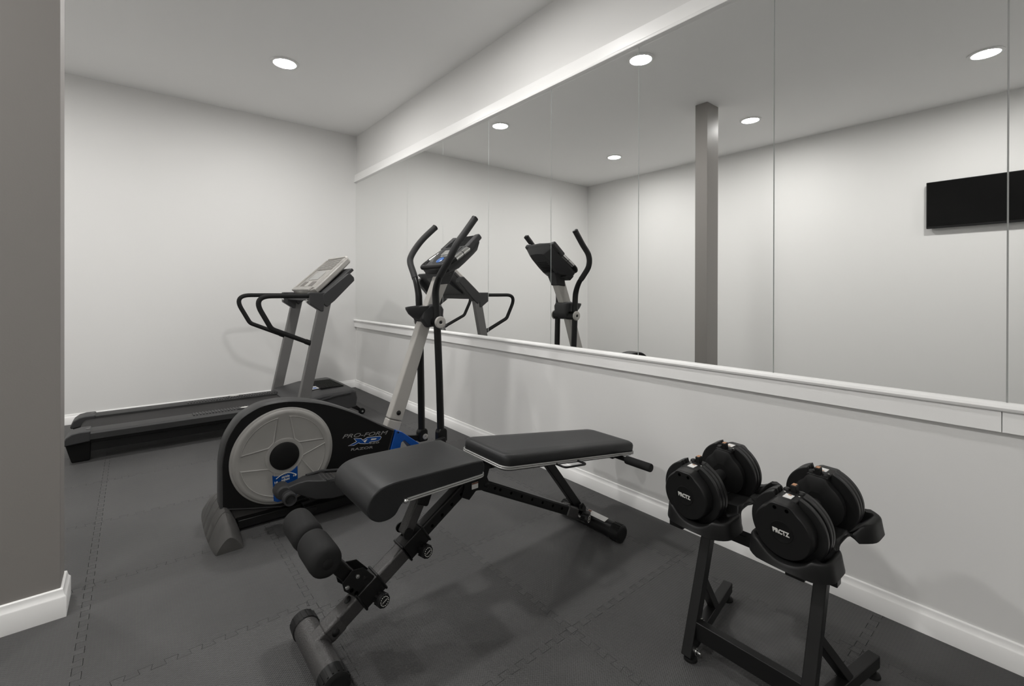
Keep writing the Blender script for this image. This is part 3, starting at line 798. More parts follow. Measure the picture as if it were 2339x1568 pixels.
    loft(b, [[cp(.03, v, -.03) for v in (-.050, .050)] + [cp(.17, v, -.06) for v in (.046, -.046)], [Vector((1.372, YC - .034, 1.100)), Vector((1.372, YC + .034, 1.100)), Vector((1.462, YC + .034, 1.108)), Vector((1.462, YC - .034, 1.108))]])
    obj('console_neck', b, M['darkgrey'], con, bevel=.010, seg=3)
    b = B()
    loft(b, [[cp(-.002, v, -.03) for v in (-.115, .115)] + [cp(.020, v, .0) for v in (.115, -.115)], [cp(-.018, v, -.052) for v in (-.085, .085)] + [cp(.045, v, -.075) for v in (.085, -.085)]])
    obj('console_underside', b, M['darkgrey'], con, bevel=.004)
    def plate(name, poly, w0, w1, m, bev=.001):
        b = B(); loft(b, [[cp(u, v, w0) for u, v in poly], [cp(u, v, w1) for u, v in poly]]); return obj(name, b, m, con, bevel=bev)
    plate('face_panel', [(.035, .03), (.06, .075), (.10, .095), (.20, .10), (.20, -.10), (.10, -.095), (.06, -.075), (.035, -.03)], .002, .007, M['black'], .003)
    plate('display', [(.130, .062), (.178, .062), (.178, -.062), (.130, -.062)], .006, .0085, M['lcd'])
    b = B(); lathe(b, cp(.078, 0, .006), n, [(0, .025), (.003, .025), (.0045, .021), (.005, 0)], 32, up=(0, 1, 0), sx=1.0, sy=1.35); obj('badge_button', b, M['lightblue'], con, label='blue oval button')
    text('brand_lettering', 'PRO-FORM', .014, cp(.112, .045, .0075), (0, -1, 0), e, M['decalwhite'], con, shear=.2, xs=1.2)
    b = B()
    for k in range(11):
        u = .215 + k * .0092
        loft(b, [[cp(u, -.115, 0), cp(u, .115, 0), cp(u + .005, .115, 0), cp(u + .005, -.115, 0)], [cp(u, -.112, .0075), cp(u, .112, .0075), cp(u + .004, .112, .0075), cp(u + .004, -.112, .0075)]])
    obj('vent_slats', b, M['blackmat'], con)
    # speaker holes on the back
    b = B()
    for k in range(7):
        u = .12 + k * .016
        tube(b, [cp(u, -.045, -.0905 + (u - .12) * .06), cp(u, .045, -.0905 + (u - .12) * .06)], .003, 6)
    obj('speaker_slots', b, M['blackmat'], con)
    # pulse grips: a bar around the lower edge with metal sleeves
    gp = fillet([cp(.245, -.137, -.016), cp(.055, -.152, .002), cp(.012, -.125, .010), cp(.008, .125, .010), cp(.055, .152, .002), cp(.245, .137, -.016)], [0, .05, .05, .05, .05, 0], 8)
    b = B(); tube(b, gp, .0145, 16); grip = obj('grip_bar', b, M['black'], t)
    for s in (-1, 1):
        a0 = cp(.205, s * .140, -.012); a1 = cp(.085, s * .1495, -.0005)
        mid = (a0 + a1) / 2; g0 = (a1 - a0).normalized() * .002
        b = B(); tube(b, [a0, mid - g0], .0165, 18); obj('pulse_sleeve', b, M['chrome'], grip, label='chrome pulse sleeve')
        b = B(); tube(b, [mid + g0, a1], .0165, 18); obj('pulse_sleeve', b, M['chrome'], grip, label='chrome pulse sleeve')
        b = B(); beam(b, cp(.320, s * .124, -.006), cp(.195, s * .134, -.010), .048, .036, n); obj('grip_cover', b, M['darkgrey'], grip, bevel=.01, seg=3)
build_elliptical()


# ------------------------------------------------------------------ adjustable weight bench
def build_bench():
    t = thing('weight_bench', 'black padded adjustable weight bench with foam leg rollers', 'weight bench', (1.0, 1.39, 0))
    YB = 1.39
    # seat pad with the rolled front end
    def pad(name, prof, y0, y1, corner):
        pass
    def slab_pad(name, x0, z0, x1, z1, th, y0, y1, r, parent, roll=None):
        """upholstered pad between two top end points, rounded plan corners"""
        d = Vector((x1 - x0, 0, z1 - z0)); L = d.length; d.normalize(); n = Vector((-d.z, 0, d.x))
        w = y1 - y0
        plan = rounded_rect(L / 2, 0, L, w, r, 7)
        def ring(ins, h): return [Vector((x0, (y0 + y1) / 2, z0)) + d * (L / 2 + (p[0] - L / 2) * (1 - 2 * ins / L)) + Vector((0, p[1] * (1 - 2 * ins / w), 0)) + n * h for p in plan]
        b = B()
        loft(b, [ring(.006, -th), ring(.001, -th + .004), ring(0, -th * .6), ring(.000, -.014), ring(.003, -.006), ring(.010, -.0012), ring(.022, .0010), ring(.045, .0026)])
        o = obj(name, b, M['vinyl'], parent, smooth=50)
        # silver double piping around the lower edge
        b = B()
        for h, rr in ((-th + .002, .0032), (-th - .0045, .0032)):
            pl = ring(-.0015, h); tube(b, pl + [pl[0]], rr, 8)
        obj('piping', b, M['piping'], o, label='silver edge piping')
        b = B(); loft(b, [ring(.004, -th - .012), ring(.002, -th + .004)]); obj('base_board', b, M['blackmat'], o)
        return o
    slab_pad('backrest', 1.006, .492, 1.762, .383, .044, 1.252, 1.528, .035, t)
    # seat: profile in x-z lofted across y with soft side edges
    prof = [(.905, .452), (.914, .470), (.910, .492), (.895, .500), (.80, .504), (.66, .507), (.590, .508), (.545, .500), (.518, .480), (.508, .452), (.516, .424), (.540, .406), (.570, .403), (.594, .412), (.612, .436), (.630, .446)]
    prof = [(p.x, p.z) for p in smooth_path([(q[0], 0, q[1]) for q in prof], 3)]
    mx = sum(p[0] for p in prof) / len(prof); mz = sum(p[1] for p in prof) / len(prof)
    def ins(d):
        n = len(prof); out = []
        for k in range(n):
            p0, p1, p2 = Vector(prof[k - 1]), Vector(prof[k]), Vector(prof[(k + 1) % n])
            d1 = (p1 - p0).normalized(); d2 = (p2 - p1).normalized()
            nn = Vector((-(d1.y + d2.y), d1.x + d2.x)).normalized()
            out.append(p1 + nn * d)
        return out
    b = B()
    def SR(d, y): return [(p[0], y, p[1]) for p in ins(d)]
    y0, y1 = 1.252, 1.530
    loft(b, [SR(.0050, y0), SR(.0022, y0 + .0008), SR(.0006, y0 + .003), SR(0, y0 + .008), SR(0, y1 - .008), SR(.0006, y1 - .003), SR(.0022, y1 - .0008), SR(.0050, y1)])
    seat = obj('seat', b, M['vinyl'], t, smooth=50)
    b = B()
    for dz in (0, -.0065):
        pth = fillet([(.622, y0 - .001, .449 + dz), (.918, y0 - .001, .452 + dz), (.918, y1 + .001, .452 + dz), (.622, y1 + .001, .449 + dz)], .03, 8)
        tube(b, pth, .0032, 8)
    obj('piping', b, M['piping'], seat, label='silver edge piping')
    for y in (y0 - .002, y1 + .002):
        b = B(); bmesh.ops.create_icosphere(b, subdivisions=2, radius=.0085, matrix=Matrix.Translation((.624, y, .4455))); obj('piping_end', b, M['chrome'], seat)
    b = B(); box(b, .63, .905, y0 + .012, y1 - .012, .437, .450); obj('base_board', b, M['blackmat'], seat)
    # feet: round cross tubes with ribbed caps
    def foot(x, yA, yB, r, m, lab=None):
        b = B(); cyl(b, (x, yA + .02, r + .003), (x, yB - .02, r + .003), r, 32); f = obj('cross_foot', b, m, t)
        for y, s in ((yA, 1), (yB, -1)):
            b = B()
            lathe(b, (x, y, r + .003), (0, s, 0), [(0, r * .72), (.001, r * .86), (.004, r + .001), (.045, r + .003), (.047, r + .0005)], 32, up=(0, 0, 1))
            for v in b.verts:
                if v.co.z < .004: v.co.z = 0.0
            for k in range(8):
                a = PI * (.08 + .84 * k / 7)
                cc = Vector((x + (r + .002) * math.cos(a), 0, r + .003 + (r + .002) * math.sin(a)))
                beam(b, (cc.x, y + s * .008, cc.z), (cc.x, y + s * .044, cc.z), .004, .003, (math.cos(a), 0, math.sin(a)))
            obj('foot_cap', b, M['black'], f)
        return f
    f1 = foot(.408, 1.203, 1.518, .036, M['hammer'])
    f2 = foot(1.600, 1.205, 1.550, .034, M['blackmetal'])
    b = B(); M4 = Matrix.Translation((1.592, 1.34, .0702)) @ Matrix.Rotation(math.radians(-14), 4, 'Y')
    box(b, -.014, .014, -.055, .055, 0, .0012, M4); obj('warning_label', b, M['label'], f2, label='white warning label')
    b = B(); box(b, -.012, .012, .036, .053, .0012, .0018, M4); obj('label_band', b, M['labelred'], f2, label='brown band on the warning label')
    # sloping front post: hammered lower tube, black inner tube
    A = Vector((.415, YB - .012, .055)); Bt = Vector((.955, YB, .392)); d = (Bt - A).normalized(); L = (Bt - A).length
    nz = Vector((-d.z, 0, d.x))
    def at(s, n_=0, y=0): return A + d * s + nz * n_ + Vector((0, y, 0))
    b = B(); beam(b, at(-.02), at(.36), .050, .050, nz); obj('front_post', b, M['hammer'], t, bevel=.009, seg=3)
    b = B(); beam(b, at(.02), at(.075), .054, .054, nz); obj('weld_collar', b, M['hammer'], t, bevel=.010, seg=3)
    b = B(); beam(b, at(.35), at(L - .02), .044, .044, nz); post = obj('inner_post', b, M['blackmetal'], t, bevel=.008, seg=3)
    for k in range(5):
        s_ = .425 + k * .046
        b = B(); cyl(b, at(s_, -.004, -.0215), at(s_, -.004, -.0226), .0055, 14); obj('pin_hole', b, M['hole'], post)
    for s_, o_ in ((.095, .0), (.045, -.0)):
        b = B(); lathe(b, at(s_ + (.02 if s_ > .09 else 0), .025 if s_ > .09 else -.004, 0 if s_ > .09 else -.025), nz if s_ > .09 else (0, -1, 0), [(0, .011), (.003, .011), (.007, .006), (.0072, 0)], 16); obj('bolt', b, M['blackmetal'], t)
    # sliding sleeves
    def sleeve(s0, s1, m):
        b = B(); beam(b, at(s0), at(s1), .060, .060, nz)
        beam(b, at(s0 - .004), at(s0 + .004), .066, .066, nz); beam(b, at(s1 - .004), at(s1 + .004), .066, .066, nz)
        return obj('sleeve', b, m, t, bevel=.009, seg=2)
    sl1 = sleeve(.138, .212, M['blackmetal'])
    sl2 = sleeve(.314, .394, M['blackmetal'])
    def knob(p, ax, parent, word=None):
        p = Vector(p); ax = Vector(ax).normalized()
        b = B(); lathe(b, p, ax, [(-.022, .008), (0, .008)], 16); st = obj('knob_stem', b, M['chrome'], parent)
        b = B()
        lathe(b, p, ax, [(0, .0135), (.002, .015), (.016, .016), (.022, .0205), (.034, .0205), (.036, .0185), (.0362, 0)], 24)
        _, s_, u_ = frame(ax)
        for k in range(8):
            a = 2 * PI * k / 8; c = s_ * math.cos(a) + u_ * math.sin(a)
            beam(b, p + ax * .003 + c * .0165, p + ax * .034 + c * .0175, .007, .008, c)
        kn = obj('knob', b, M['black'], parent, bevel=.001)
        b = B(); rg = [p + ax * .0365 + (s_ * math.cos(2 * PI * k / 28) + u_ * math.sin(2 * PI * k / 28)) * .0135 for k in range(29)]
        # printed ring, broken into dashes
        for k in range(0, 28, 2):
            tube(b, [rg[k], rg[k + 1]], .0011, 6)
        if not word: beam(b, p + ax * .0366 - s_ * .006, p + ax * .0366 + s_ * .006, .0028, .0006, ax)
        obj('knob_print', b, M['decalwhite'], kn)
        if word:
            xd = Vector((.92, -.05, .38)); xd = (xd - ax * xd.dot(ax)).normalized(); yd = ax.cross(xd)
            text('knob_print', word, .0052, p + ax * .0370 - xd * .0098 - yd * .0018, xd, yd, M['decalwhite'], kn, bold=0, depth=.0003)
    kax = (.18, -.97, .06)
    knob(Vector((.590, 1.335, .122)) - Vector(kax).normalized() * .026, kax, t, 'LOOSEN')
    knob(Vector((.739, 1.335, .218)) - Vector(kax).normalized() * .026, kax, t, 'LOOSEN')
    # leg roller arm with bracket
    H = Vector((.518, YB, .186)); F = Vector((.403, YB, .334))
    b = B()
    for y in (YB - .030, YB + .026):
        prism(b, [(.582, .180), (.540, .228), (.506, .233), (.476, .205), (.482, .180), (.530, .134)], y, y + .004, 'y')
    obj('roller_bracket', b, M['blackmetal'], t, bevel=.002)
    b = B(); beam(b, H + (H - F) * .15, F, .040, .040, (0, 1, 0)); arm = obj('roller_arm', b, M['blackmetal'], t, bevel=.008, seg=3)
    for p, m_ in (((.522, .209), 'chrome'), ((.491, .188), 'chrome'), ((.545, .196), 'black')):
        b = B(); lathe(b, (p[0], YB - .030, p[1]), (0, -1, 0), [(0, .007), (.003, .006), (.0045, 0)], 14); obj('bolt', b, M[m_], arm)
    for k, (x, z) in enumerate(((.504, .174), (.518, .160))):
        b = B(); cyl(b, (x, YB - .0295, z), (x, YB - .0308, z), .006, 14); obj('pin_hole', b, M['hole'], arm)
    b = B(); cyl(b, (F.x, 1.268, F.z), (F.x, 1.575, F.z), .012, 16); obj('roller_axle', b, M['blackmetal'], arm)
    for yA, yB in ((1.262, 1.408), (1.418, 1.572)):
        b = B()
        lathe(b, (F.x, yA, F.z), (0, 1, 0), [(0, .012), (0, .028), (.005, .037), (.015, .0425), (.03, .0440), (.08, .0440), (yB - yA - .03, .0440), (yB - yA - .015, .0425), (yB - yA - .005, .037), (yB - yA, .028), (yB - yA, .012)], 36)
        obj('foam_roller', b, M['foam'], t)
    b = B(); lathe(b, (F.x, 1.263, F.z), (0, -1, 0), [(0, .014), (.002, .014), (.004, .008), (.0045, 0)], 18); obj('axle_cap', b, M['black'], arm)
    # seat support: hinged on the upper sleeve
    b = B(); beam(b, at(.345, .040), (.776, YB, .432), .040, .036, (-1, 0, .5)); ss = obj('seat_support', b, M['hammer'], t, bevel=.006, seg=3)
    b = B(); beam(b, (.742, YB, .352), (.772, YB, .425), .050, .048, (-1, 0, .5)); obj('support_collar', b, M['black'], ss, bevel=.008, seg=3)
    for y in (YB - .030, YB + .025):
        b = B(); lathe(b, (at(.352, .046).x, y, at(.352, .046).z), (0, 1, 0), [(0, .017), (.005, .017)], 20); obj('hinge_plate', b, M['blackmetal'], sl2)
    b = B(); box(b, .66, .90, YB - .022, YB + .022, .412, .438); obj('seat_rail', b, M['blackmetal'], t, bevel=.003)
    # hinge gusset between seat and backrest
    b = B()
    gus = [(.900, .420), (.905, .372), (.893, .340), (.925, .322), (.955, .348), (1.000, .338), (1.018, .352), (1.004, .385), (1.014, .412), (1.045, .410), (1.045, .432), (.975, .438), (.962, .420)]
    prism(b, gus, YB - .030, YB - .026, 'y'); prism(b, gus, YB + .026, YB + .030, 'y')
    prism(b, [(.93, .345), (1.0, .345), (1.0, .375), (.93, .40)], YB - .027, YB + .027, 'y')
    prism(b, [(.985, .434), (1.045, .430), (1.045, .412), (.985, .420)], YB - .027, YB + .027, 'y')
    gu = obj('hinge_bracket', b, M['blackmetal'], t, bevel=.0015)
    b = B(); box(b, .935, .962, YB - .0312, YB - .0302, .357, .380); obj('warning_label', b, M['label'], gu, label='small white label')
    b = B(); box(b, .935, .962, YB - .0318, YB - .0310, .374, .380); obj('label_band', b, M['labelred'], gu, label='brown band on the small label')
    for x, z in ((1.030, .422), (1.000, .358)):
        b = B(); lathe(b, (x, YB - .030, z), (0, -1, 0), [(0, .010), (.004, .009), (.006, .004), (.006, 0)], 16); obj('bolt', b, M['blackmetal'], gu)
    b = B(); beam(b, (1.03, YB, .436), (1.70, YB, .339 + .004), .046, .024, (0, 0, 1)); obj('back_rail', b, M['blackmetal'], t, bevel=.003)
    # long lower rail with holes, sleeve at its far end
    P0 = Vector((1.000, YB, .350)); P1 = Vector((1.560, YB, .064)); dl = (P1 - P0).normalized(); nl = Vector((-dl.z, 0, dl.x))
    def lt(s, n_=0, y=0): return P0 + dl * s + nl * n_ + Vector((0, y, 0))
    LL = (P1 - P0).length
    b = B(); beam(b, lt(0), lt(LL - .04), .040, .040, nl); lr = obj('lower_rail', b, M['blackmetal'], t, bevel=.007, seg=3)
    for k, s_ in enumerate((.052, .080, .140, .200, .262, .326, .392, .452)):
        b = B(); cyl(b, lt(s_, .002, -.0195), lt(s_, .002, -.0206), .0055, 14); obj('pin_hole', b, M['hole'], lr)
    b = B(); beam(b, lt(LL - .135), lt(LL + .02), .052, .050, nl); slv = obj('rail_sleeve', b, M['hammer'], t, bevel=.009, seg=3)
    knob(lt(LL - .055, -.004, -.034), (.34, -.93, -.08), t)
    # brace up to the backrest
    b = B(); beam(b, (1.312, YB, .382), (1.520, YB, .118), .036, .026, (0, 1, 0)); obj('brace', b, M['blackmetal'], t, bevel=.003)
    b = B(); prism(b, [(1.500, .098), (1.548, .078), (1.548, .112), (1.530, .135), (1.505, .132)], YB - .026, YB - .021, 'y'); prism(b, [(1.500, .098), (1.548, .078), (1.548, .112), (1.530, .135), (1.505, .132)], YB + .021, YB + .026, 'y'); obj('brace_bracket', b, M['blackmetal'], t)
    b = B(); cyl(b, (1.526, YB - .032, .118), (1.526, YB + .032, .118), .008, 14); obj('bolt', b, M['blackmetal'], t)
    # wire loop lever under the backrest
    b = B()
    tube(b, fillet([(1.245, 1.300, .408), (1.252, 1.205, .405), (1.372, 1.205, .390), (1.365, 1.300, .392)], .016, 6), .0042, 10); obj('lever', b, M['blackmetal'], t)
    # side handles at the head end
    for s in (-1, 1):
        yA = YB + s * .100; yB = YB + s * .285
        b = B(); cyl(b, (1.658, YB + s * .02, .334), (1.658, yB - s * .005, .334), .0095, 16); hd = obj('side_handle', b, M['blackmetal'], t)
        b = B(); lathe(b, (1.658, YB + s * .160, .334), (0, s, 0), [(0, .012), (0, .0165), (.004, .0175), (.120, .0175), (.124, .016), (.1245, 0)], 24); obj('grip', b, M['foam'], hd)
        b = B(); box(b, 1.640, 1.676, min(yA, yA - s * .05), max(yA, yA - s * .05), .322, .352); obj('handle_clamp', b, M['blackmetal'], hd, bevel=.004)
build_bench()

# ------------------------------------------------------------------ dumbbell stand
def build_stand():
    t = thing('dumbbell_stand', 'black steel stand with two plastic cradles holding dumbbells by the wall', 'dumbbell stand', (1.40, .56, 0))
    YP = (.705, .405)
    for i, y in enumerate(YP):
        s = 1 if i == 0 else -1
        b = B(); beam(b, (1.243, y, .010), (1.364, y, .338), .030, .030, (1, 0, -.35)); post = obj('post', b, M['blackmetal'], t, bevel=.0025)
        b = B(); lathe(b, (1.250, y - .004, 0), (0, 0, 1), [(0, .019), (.006, .018), (.011, .010), (.012, 0)], 20); obj('rubber_pad', b, M['blackmat'], post)
        yb = y + s * .055
        b = B(); beam(b, (1.262, y, .040), (1.602, yb, .040), .030, .034, (0, 0, 1)); fb = obj('foot_bar', b, M['blackmetal'], t, bevel=.0025)
        b = B(); lathe(b, (1.588, yb - s * .002, 0), (0, 0, 1), [(0, .021), (.005, .020), (.009, .011), (.024, .008)], 24); obj('rubber_pad', b, M['blackmat'], fb)
        b = B(); beam(b, (1.318, y, .205), (1.452, y + s * .030, .050), .028, .024, (1, 0, 1)); obj('brace', b, M['blackmetal'], t, bevel=.0025)
        for z, x in ((.022, 1.262), (.098, 1.290)):
            b = B(); lathe(b, (x, y - s * .012 if i else y - .014, z), (0, -1 if i == 0 else 1, 0), [(0, .0105), (.002, .0105), (.0025, .0075), (.008, .0075), (.009, .005), (.015, .0045), (.016, 0)], 12); obj('bolt', b, M['chrome'], t, label='zinc bolt')
    b = B(); box(b, 1.262, 1.288, .412, .698, .055, .106); obj('cross_rail', b, M['blackmetal'], t, bevel=.0025)
    b = B(); box(b, 1.358, 1.390, .390, .722, .334, .362); obj('top_rail', b, M['blackmetal'], t, bevel=.0025)
    TC = (.692, .450)
    for i, (yt, tys) in enumerate(((TC[0], (.765, .668)), (TC[1], (.441, .368)))):
        feet = [(1.286, tys[0] - .003, .351, .022), (1.300, tys[1] - .002, .364, .015), (1.578, tys[1] + .004, .372, .018), (1.578, tys[0] + .02, .372, .022)]
        for x, y, z0_, hw_ in feet:
            b = B(); box(b, x - .014, x + .014, y - hw_, y + hw_, z0_, min(z0_ + .040, .388 if x < 1.4 else .412)); obj('cradle_foot', b, M['blackmetal'], t, bevel=.002)
        b = B(); box(b, 1.355, 1.395, yt - .035, yt + .035, .358, .404); obj('cradle_mount', b, M['blackmetal'], t, bevel=.002)
        # moulded cradle, tipped up towards the wall with its dumbbell
        tip = Matrix.Translation((1.25, yt, .47)) @ Matrix.Rotation(math.radians(-4), 4, 'Z') @ Matrix.Rotation(math.radians(-5.5), 4, 'Y') @ Matrix.Translation((-1.25, -yt, -.47))
        b = B()
        x0, x1 = 1.236, 1.588; xm = (x0 + x1) / 2; hl = (x1 - x0) / 2
        def sm(f): f = min(1, max(0, f)); return f * f * (3 - 2 * f)
        def hw(a):                               # half width against distance from the middle
            w = .060 + .031 * sm((a - .20) / .36)
            if a > .80: w -= .030 * ((a - .80) / .20) ** 2.2
            return w
        side = []
        NS = 44
        for k in range(NS + 1):
            f = -1 + 2 * k / NS
            side.append((xm + hl * math.copysign(abs(f) ** .9, f), hw(abs(f) ** .9) + .010 * sm((f - .2) / .4)))
        NE = 10
        out = [(x, w) for x, w in side]                                              # +y side, front to back
        out += [(x1 + .004 * (1 - (2 * k / NE - 1) ** 2), side[-1][1] * (1 - 2 * k / NE)) for k in range(1, NE)]
        out += [(x, -w) for x, w in reversed(side)]
        out += [(x0 - .004 * (1 - (2 * k / NE - 1) ** 2), -side[0][1] * (1 - 2 * k / NE)) for k in range(1, NE)]
        def ztop(x, y):
            a = abs(x - xm) / hl
            rim = .428 - .006 * (1 - sm(a / .5))
            def cyl_(R): return .4705 - math.sqrt(max(0, R * R - y * y)) if abs(y) < R else .470
            zc = cyl_(.0935)
            if a > .86: zc = max(zc, cyl_(.0735))
            zs = .418 + .006 * (abs(y) / .06)
            z = zs * (1 - sm((a - .20) / .10)) + zc * sm((a - .20) / .10)
            return min(rim, z)
        def spine(x): return min(max(x, x0 + .05), x1 - .05)
        rings = []
        for k in (0.02, .2, .4, .6, .75, .88, .96, 1.0):
            rings.append([(spine(x) + (x - spine(x)) * k, yt + dy * k, ztop(spine(x) + (x - spine(x)) * k, dy * k)) for x, dy in out])
        def grow(d, zf): 
            ring = []
            n = len(out)
            for k, (x, dy) in enumerate(out):
                p0, p2 = Vector(out[k - 1]), Vector(out[(k + 1) % n])
                tn = (p2 - p0).normalized(); nn = Vector((-tn.y, tn.x))
                ring.append((x + nn.x * d, yt + dy + nn.y * d, zf(x, dy)))
            return ring
        def zbot(x, dy):
            a = abs(x - xm) / hl
            return .384 + (.034 * math.sqrt(max(0, 1 - (a / .34) ** 2)) if a < .34 else 0)
        def zr(x, dy): return max(ztop(x, dy), zbot(x, dy) + .006)
        rings.append(grow(.0025, lambda x, y: zr(x, y) - .0015))
        rings.append(grow(.0045, lambda x, y: zr(x, y) - .006))
        rings.append(grow(.0070, lambda x, y: (zr(x, y) - .006) * .5 + zbot(x, y) * .5))
        rings.append(grow(.0100, zbot))
        rings = [[tip @ Vector(p) for p in q] for q in rings]
        loft(b, rings, caps=False)
        b.faces.new([v for v in b.verts[:len(out)]] if False else [b.verts.new(p) for p in rings[0]])
        cr = obj('cradle', b, M['ironshell'], t, smooth=50)
        md = cr.modifiers.new('thick', 'SOLIDIFY'); md.thickness = .003; md.offset = -1
build_stand()

# ------------------------------------------------------------------ dumbbells
def build_dumbbell(label, loc, group, wide_gap=False):
    # built around its own axis along x, base at the bottom of the heads
    t = thing('dumbbell', label, 'dumbbell', loc, group)
    LH = .150     # half length
    ox, oy, cz = loc[0] + LH, loc[1], loc[2] + .088
    b = B(); lathe(b, (ox - .075, oy, cz), (1, 0, 0), [(0, .017), (.02, .0165), (.05, .0185), (.075, .0195), (.10, .0185), (.13, .0165), (.15, .017)], 28); obj('handle', b, M['foam'], t)
    for s in (-1, 1):
        def X(a): return ox + s * (LH - a)          # a measured inwards from the outer face
        # outer cap: circle with a flat raised top
        def capring(a, r, ft):
            pts = []
            n = 72
            for k in range(n):
                th = 2 * PI * k / n
                y = r * math.sin(th); zz = r * math.cos(th)
                if zz > 0 and abs(th if th < PI else th - 2 * PI) < math.radians(32):
                    tt = abs(th if th < PI else th - 2 * PI) / math.radians(32)
                    fl = ft
                    if tt < .55:
                        zz = fl
                    else:
                        f = (tt - .55) / .45
                        zz = fl * (1 - f) + zz * f
                pts.append((X(a), oy + y, cz + zz))
            return pts
        b = B()
        R = .0695
        loft(b, [capring(0, R * .925, .0700), capring(.0015, R * .955, .0712), capring(.008, R * .99, .0722), capring(.016, R, .0735), capring(.030, R, .0760)])
        cap = obj('end_cap', b, M['ironshell'], t, smooth=40)
        b = B()
        pr = [(0, .0275), (.0008, .0275), (.0013, .0262), (.0009, .0250), (.0009, 0)]
        lathe(b, (X(-.0002), oy, cz + .002), (s, 0, 0), pr, 40); obj('roundel', b, M['blackmat'], cap)
        if s < 0:
            text('logo', 'PRCTZ', .0150, (X(-.0016), oy + .0200, cz - .003), (0, -1, -.03), (0, 0, 1), M['decalwhite'], cap, shear=-.12, xs=.84, bold=.0007, depth=.0004)
        for yy in (-.0142, .0142):
            b = B(); lathe(b, (X(-.0002), oy + yy, cz + .0600), (s, 0, 0), [(0, .0046), (.0006, .0044), (.0008, 0)], 16); obj('screw_hole', b, M['hole'], cap)
        # top bridge block that carries selector and label
        b = B()
        sect = [(-.026, .050), (-.026, .0740), (-.022, .0765), (.022, .0765), (.026, .0740), (.026, .050)]
        loft(b, [[(X(a), oy + p[0], cz + p[1]) for p in sect] for a in (.026, .090)])
        br = obj('bridge', b, M['ironshell'], t, bevel=.002)
        b = B(); loft(b, [[(X(a), oy + y, cz + z) for y, z in ((-.010, .0765), (.010, .0765), (.010, .0772), (-.010, .0772))] for a in (.034, .056)]); obj('label', b, M['label'], br, label='white label')
        b = B(); loft(b, [[(X(a), oy + y, cz + z) for y, z in ((-.004, .0772), (.004, .0772), (.004, .0776), (-.004, .0776))] for a in (.0505, .0545)]); obj('label_mark', b, M['orange'], br)
        for q in ((.060, -.018), (.062, .017), (.078, -.021)):
            b = B(); loft(b, [[(X(a), oy + q[1] + y, cz + z) for y, z in ((-.0018, .0765), (.0018, .0765), (.0018, .0768), (-.0018, .0768))] for a in (q[0], q[0] + .003)]); obj('number_mark', b, M['decalwhite'], br)
        # selector block and dial
        b = B(); loft(b, [[(X(a), oy + y, cz + z) for y, z in ((-.0075, .074), (.0075, .074), (.0070, .0955), (-.0070, .0955))] for a in (.070, .088)]); sel = obj('selector', b, M['ironshell'], t, bevel=.003, seg=3)
        b = B(); loft(b, [[(X(a), oy + y, cz + z) for y, z in ((-.0050, .095), (.0050, .095), (.0045, .0962), (-.0045, .0962))] for a in (.0725, .0855)]); obj('selector_top', b, M['orange'], sel, bevel=.0005, label='copper coloured selector top')
        for yy in (-.0175, .0175):
            b = B(); lathe(b, (X(.077), oy + yy, cz + .0755), (0, 0, 1), [(0, .0085), (.004, .0080), (.0065, .0055), (.007, 0)], 20); obj('dial', b, M['ironshell'], br)
        # inner housing
        b = B()
        loft(b, [capring(.080, .064, .0745), capring(.096, .064, .0745), capring(.100, .058, .068), capring(.106, .030, .034)])
        obj('inner_housing', b, M['ironshell'], t, smooth=40)
        b = B(); lathe(b, (X(.026), oy, cz), (-s, 0, 0), [(0, .052), (.06, .052)], 28); obj('core', b, M['blackmat'], t)
        # open-topped weight plates
        for k, a in enumerate((.033, .0475, .062) if s > 0 or not wide_gap else (.0325, .0530, .0655)):
            def arc(r, g0, n=72): return [(r * math.sin(th), r * math.cos(th)) for th in [math.radians(g0) + (2 * PI - 2 * math.radians(g0)) * i / n for i in range(n + 1)]]
            def pr(off, ri, ro, g0): return [(X(a + off), oy + p[0], cz + p[1]) for p in arc(ro, g0)] + [(X(a + off), oy + p[0], cz + p[1]) for p in reversed(arc(ri, g0 + 4))]
            b = B()
            loft(b, [pr(.0, .056, .0875, 21), pr(.0014, .055, .0900, 20), pr(.0092, .055, .0900, 20), pr(.0106, .056, .0875, 21)])
            obj('weight_plate', b, M['iron'], t, smooth=40)
    t.rotation_euler = (0, math.radians(-5.5), math.radians(-4))
    return t
build_dumbbell('black adjustable dumbbell in the left cradle, nearer the bench', (1.250, .715, .382), 'adjustable dumbbells on the stand')
build_dumbbell('black adjustable dumbbell in the right cradle, the larger looking one', (1.250, .456, .381), 'adjustable dumbbells on the stand', True)

# ------------------------------------------------------------------ camera
cam_d = bpy.data.cameras.new('camera'); cam = bpy.data.objects.new('camera', cam_d); COL.objects.link(cam)
yaw, pit, rol = math.radians(39.452), math.radians(-.1118), math.radians(.1146)
fw = Vector((math.sin(yaw) * math.cos(pit), math.cos(yaw) * math.cos(pit), math.sin(pit)))
rr = fw.cross(Vector((0, 0, 1))).normalized(); uu = rr.cross(fw)
r2 = rr * math.cos(rol) + uu * math.sin(rol); u2 = uu * math.cos(rol) - rr * math.sin(rol)
m4 = Matrix.Identity(4)
for i in range(3):
    m4[i][0] = r2[i]; m4[i][1] = u2[i]; m4[i][2] = -fw[i]
m4[2][3] = CAMZ
cam.matrix_world = m4
cam_d.sensor_fit = 'HORIZONTAL'; cam_d.sensor_width = 36.0
cam_d.lens = 1053.8 / 2339 * 36.0
cam_d.shift_y = -(784 - 667.66) / 2339
cam_d.clip_start = 0.02
scene.camera = cam

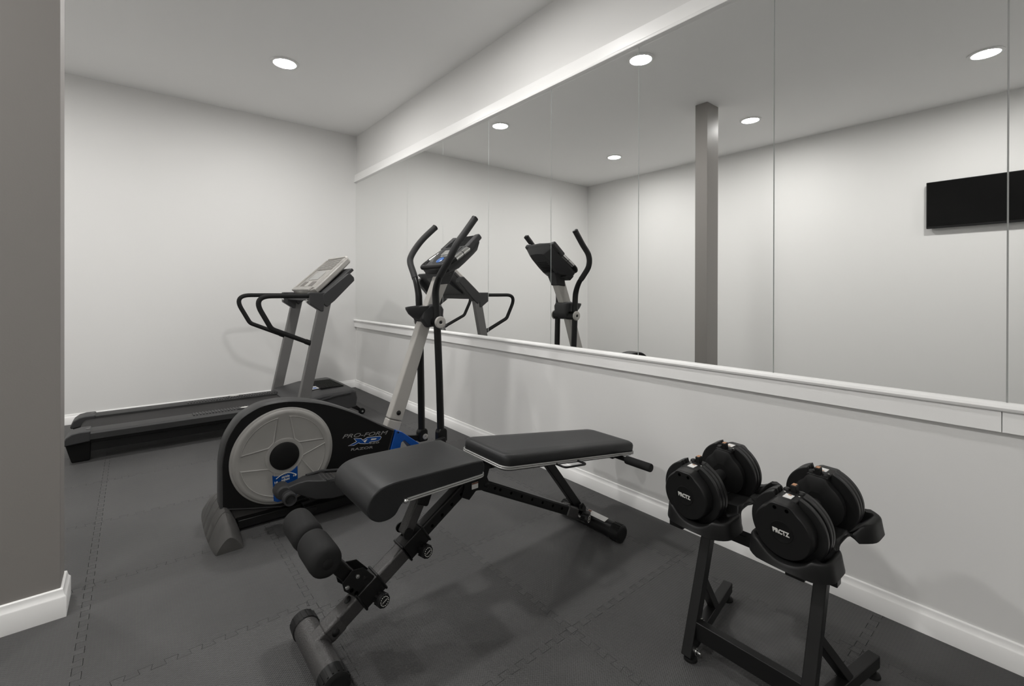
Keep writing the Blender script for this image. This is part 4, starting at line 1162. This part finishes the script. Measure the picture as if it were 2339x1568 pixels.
w = bpy.data.worlds.new('world'); scene.world = w; w.use_nodes = True
w.node_tree.nodes['Background'].inputs['Color'].default_value = (0, 0, 0, 1)
vs = scene.view_settings
vs.view_transform = 'Standard'; vs.look = 'None'; vs.gamma = 1.0; vs.use_curve_mapping = False
vs.exposure = 0.0
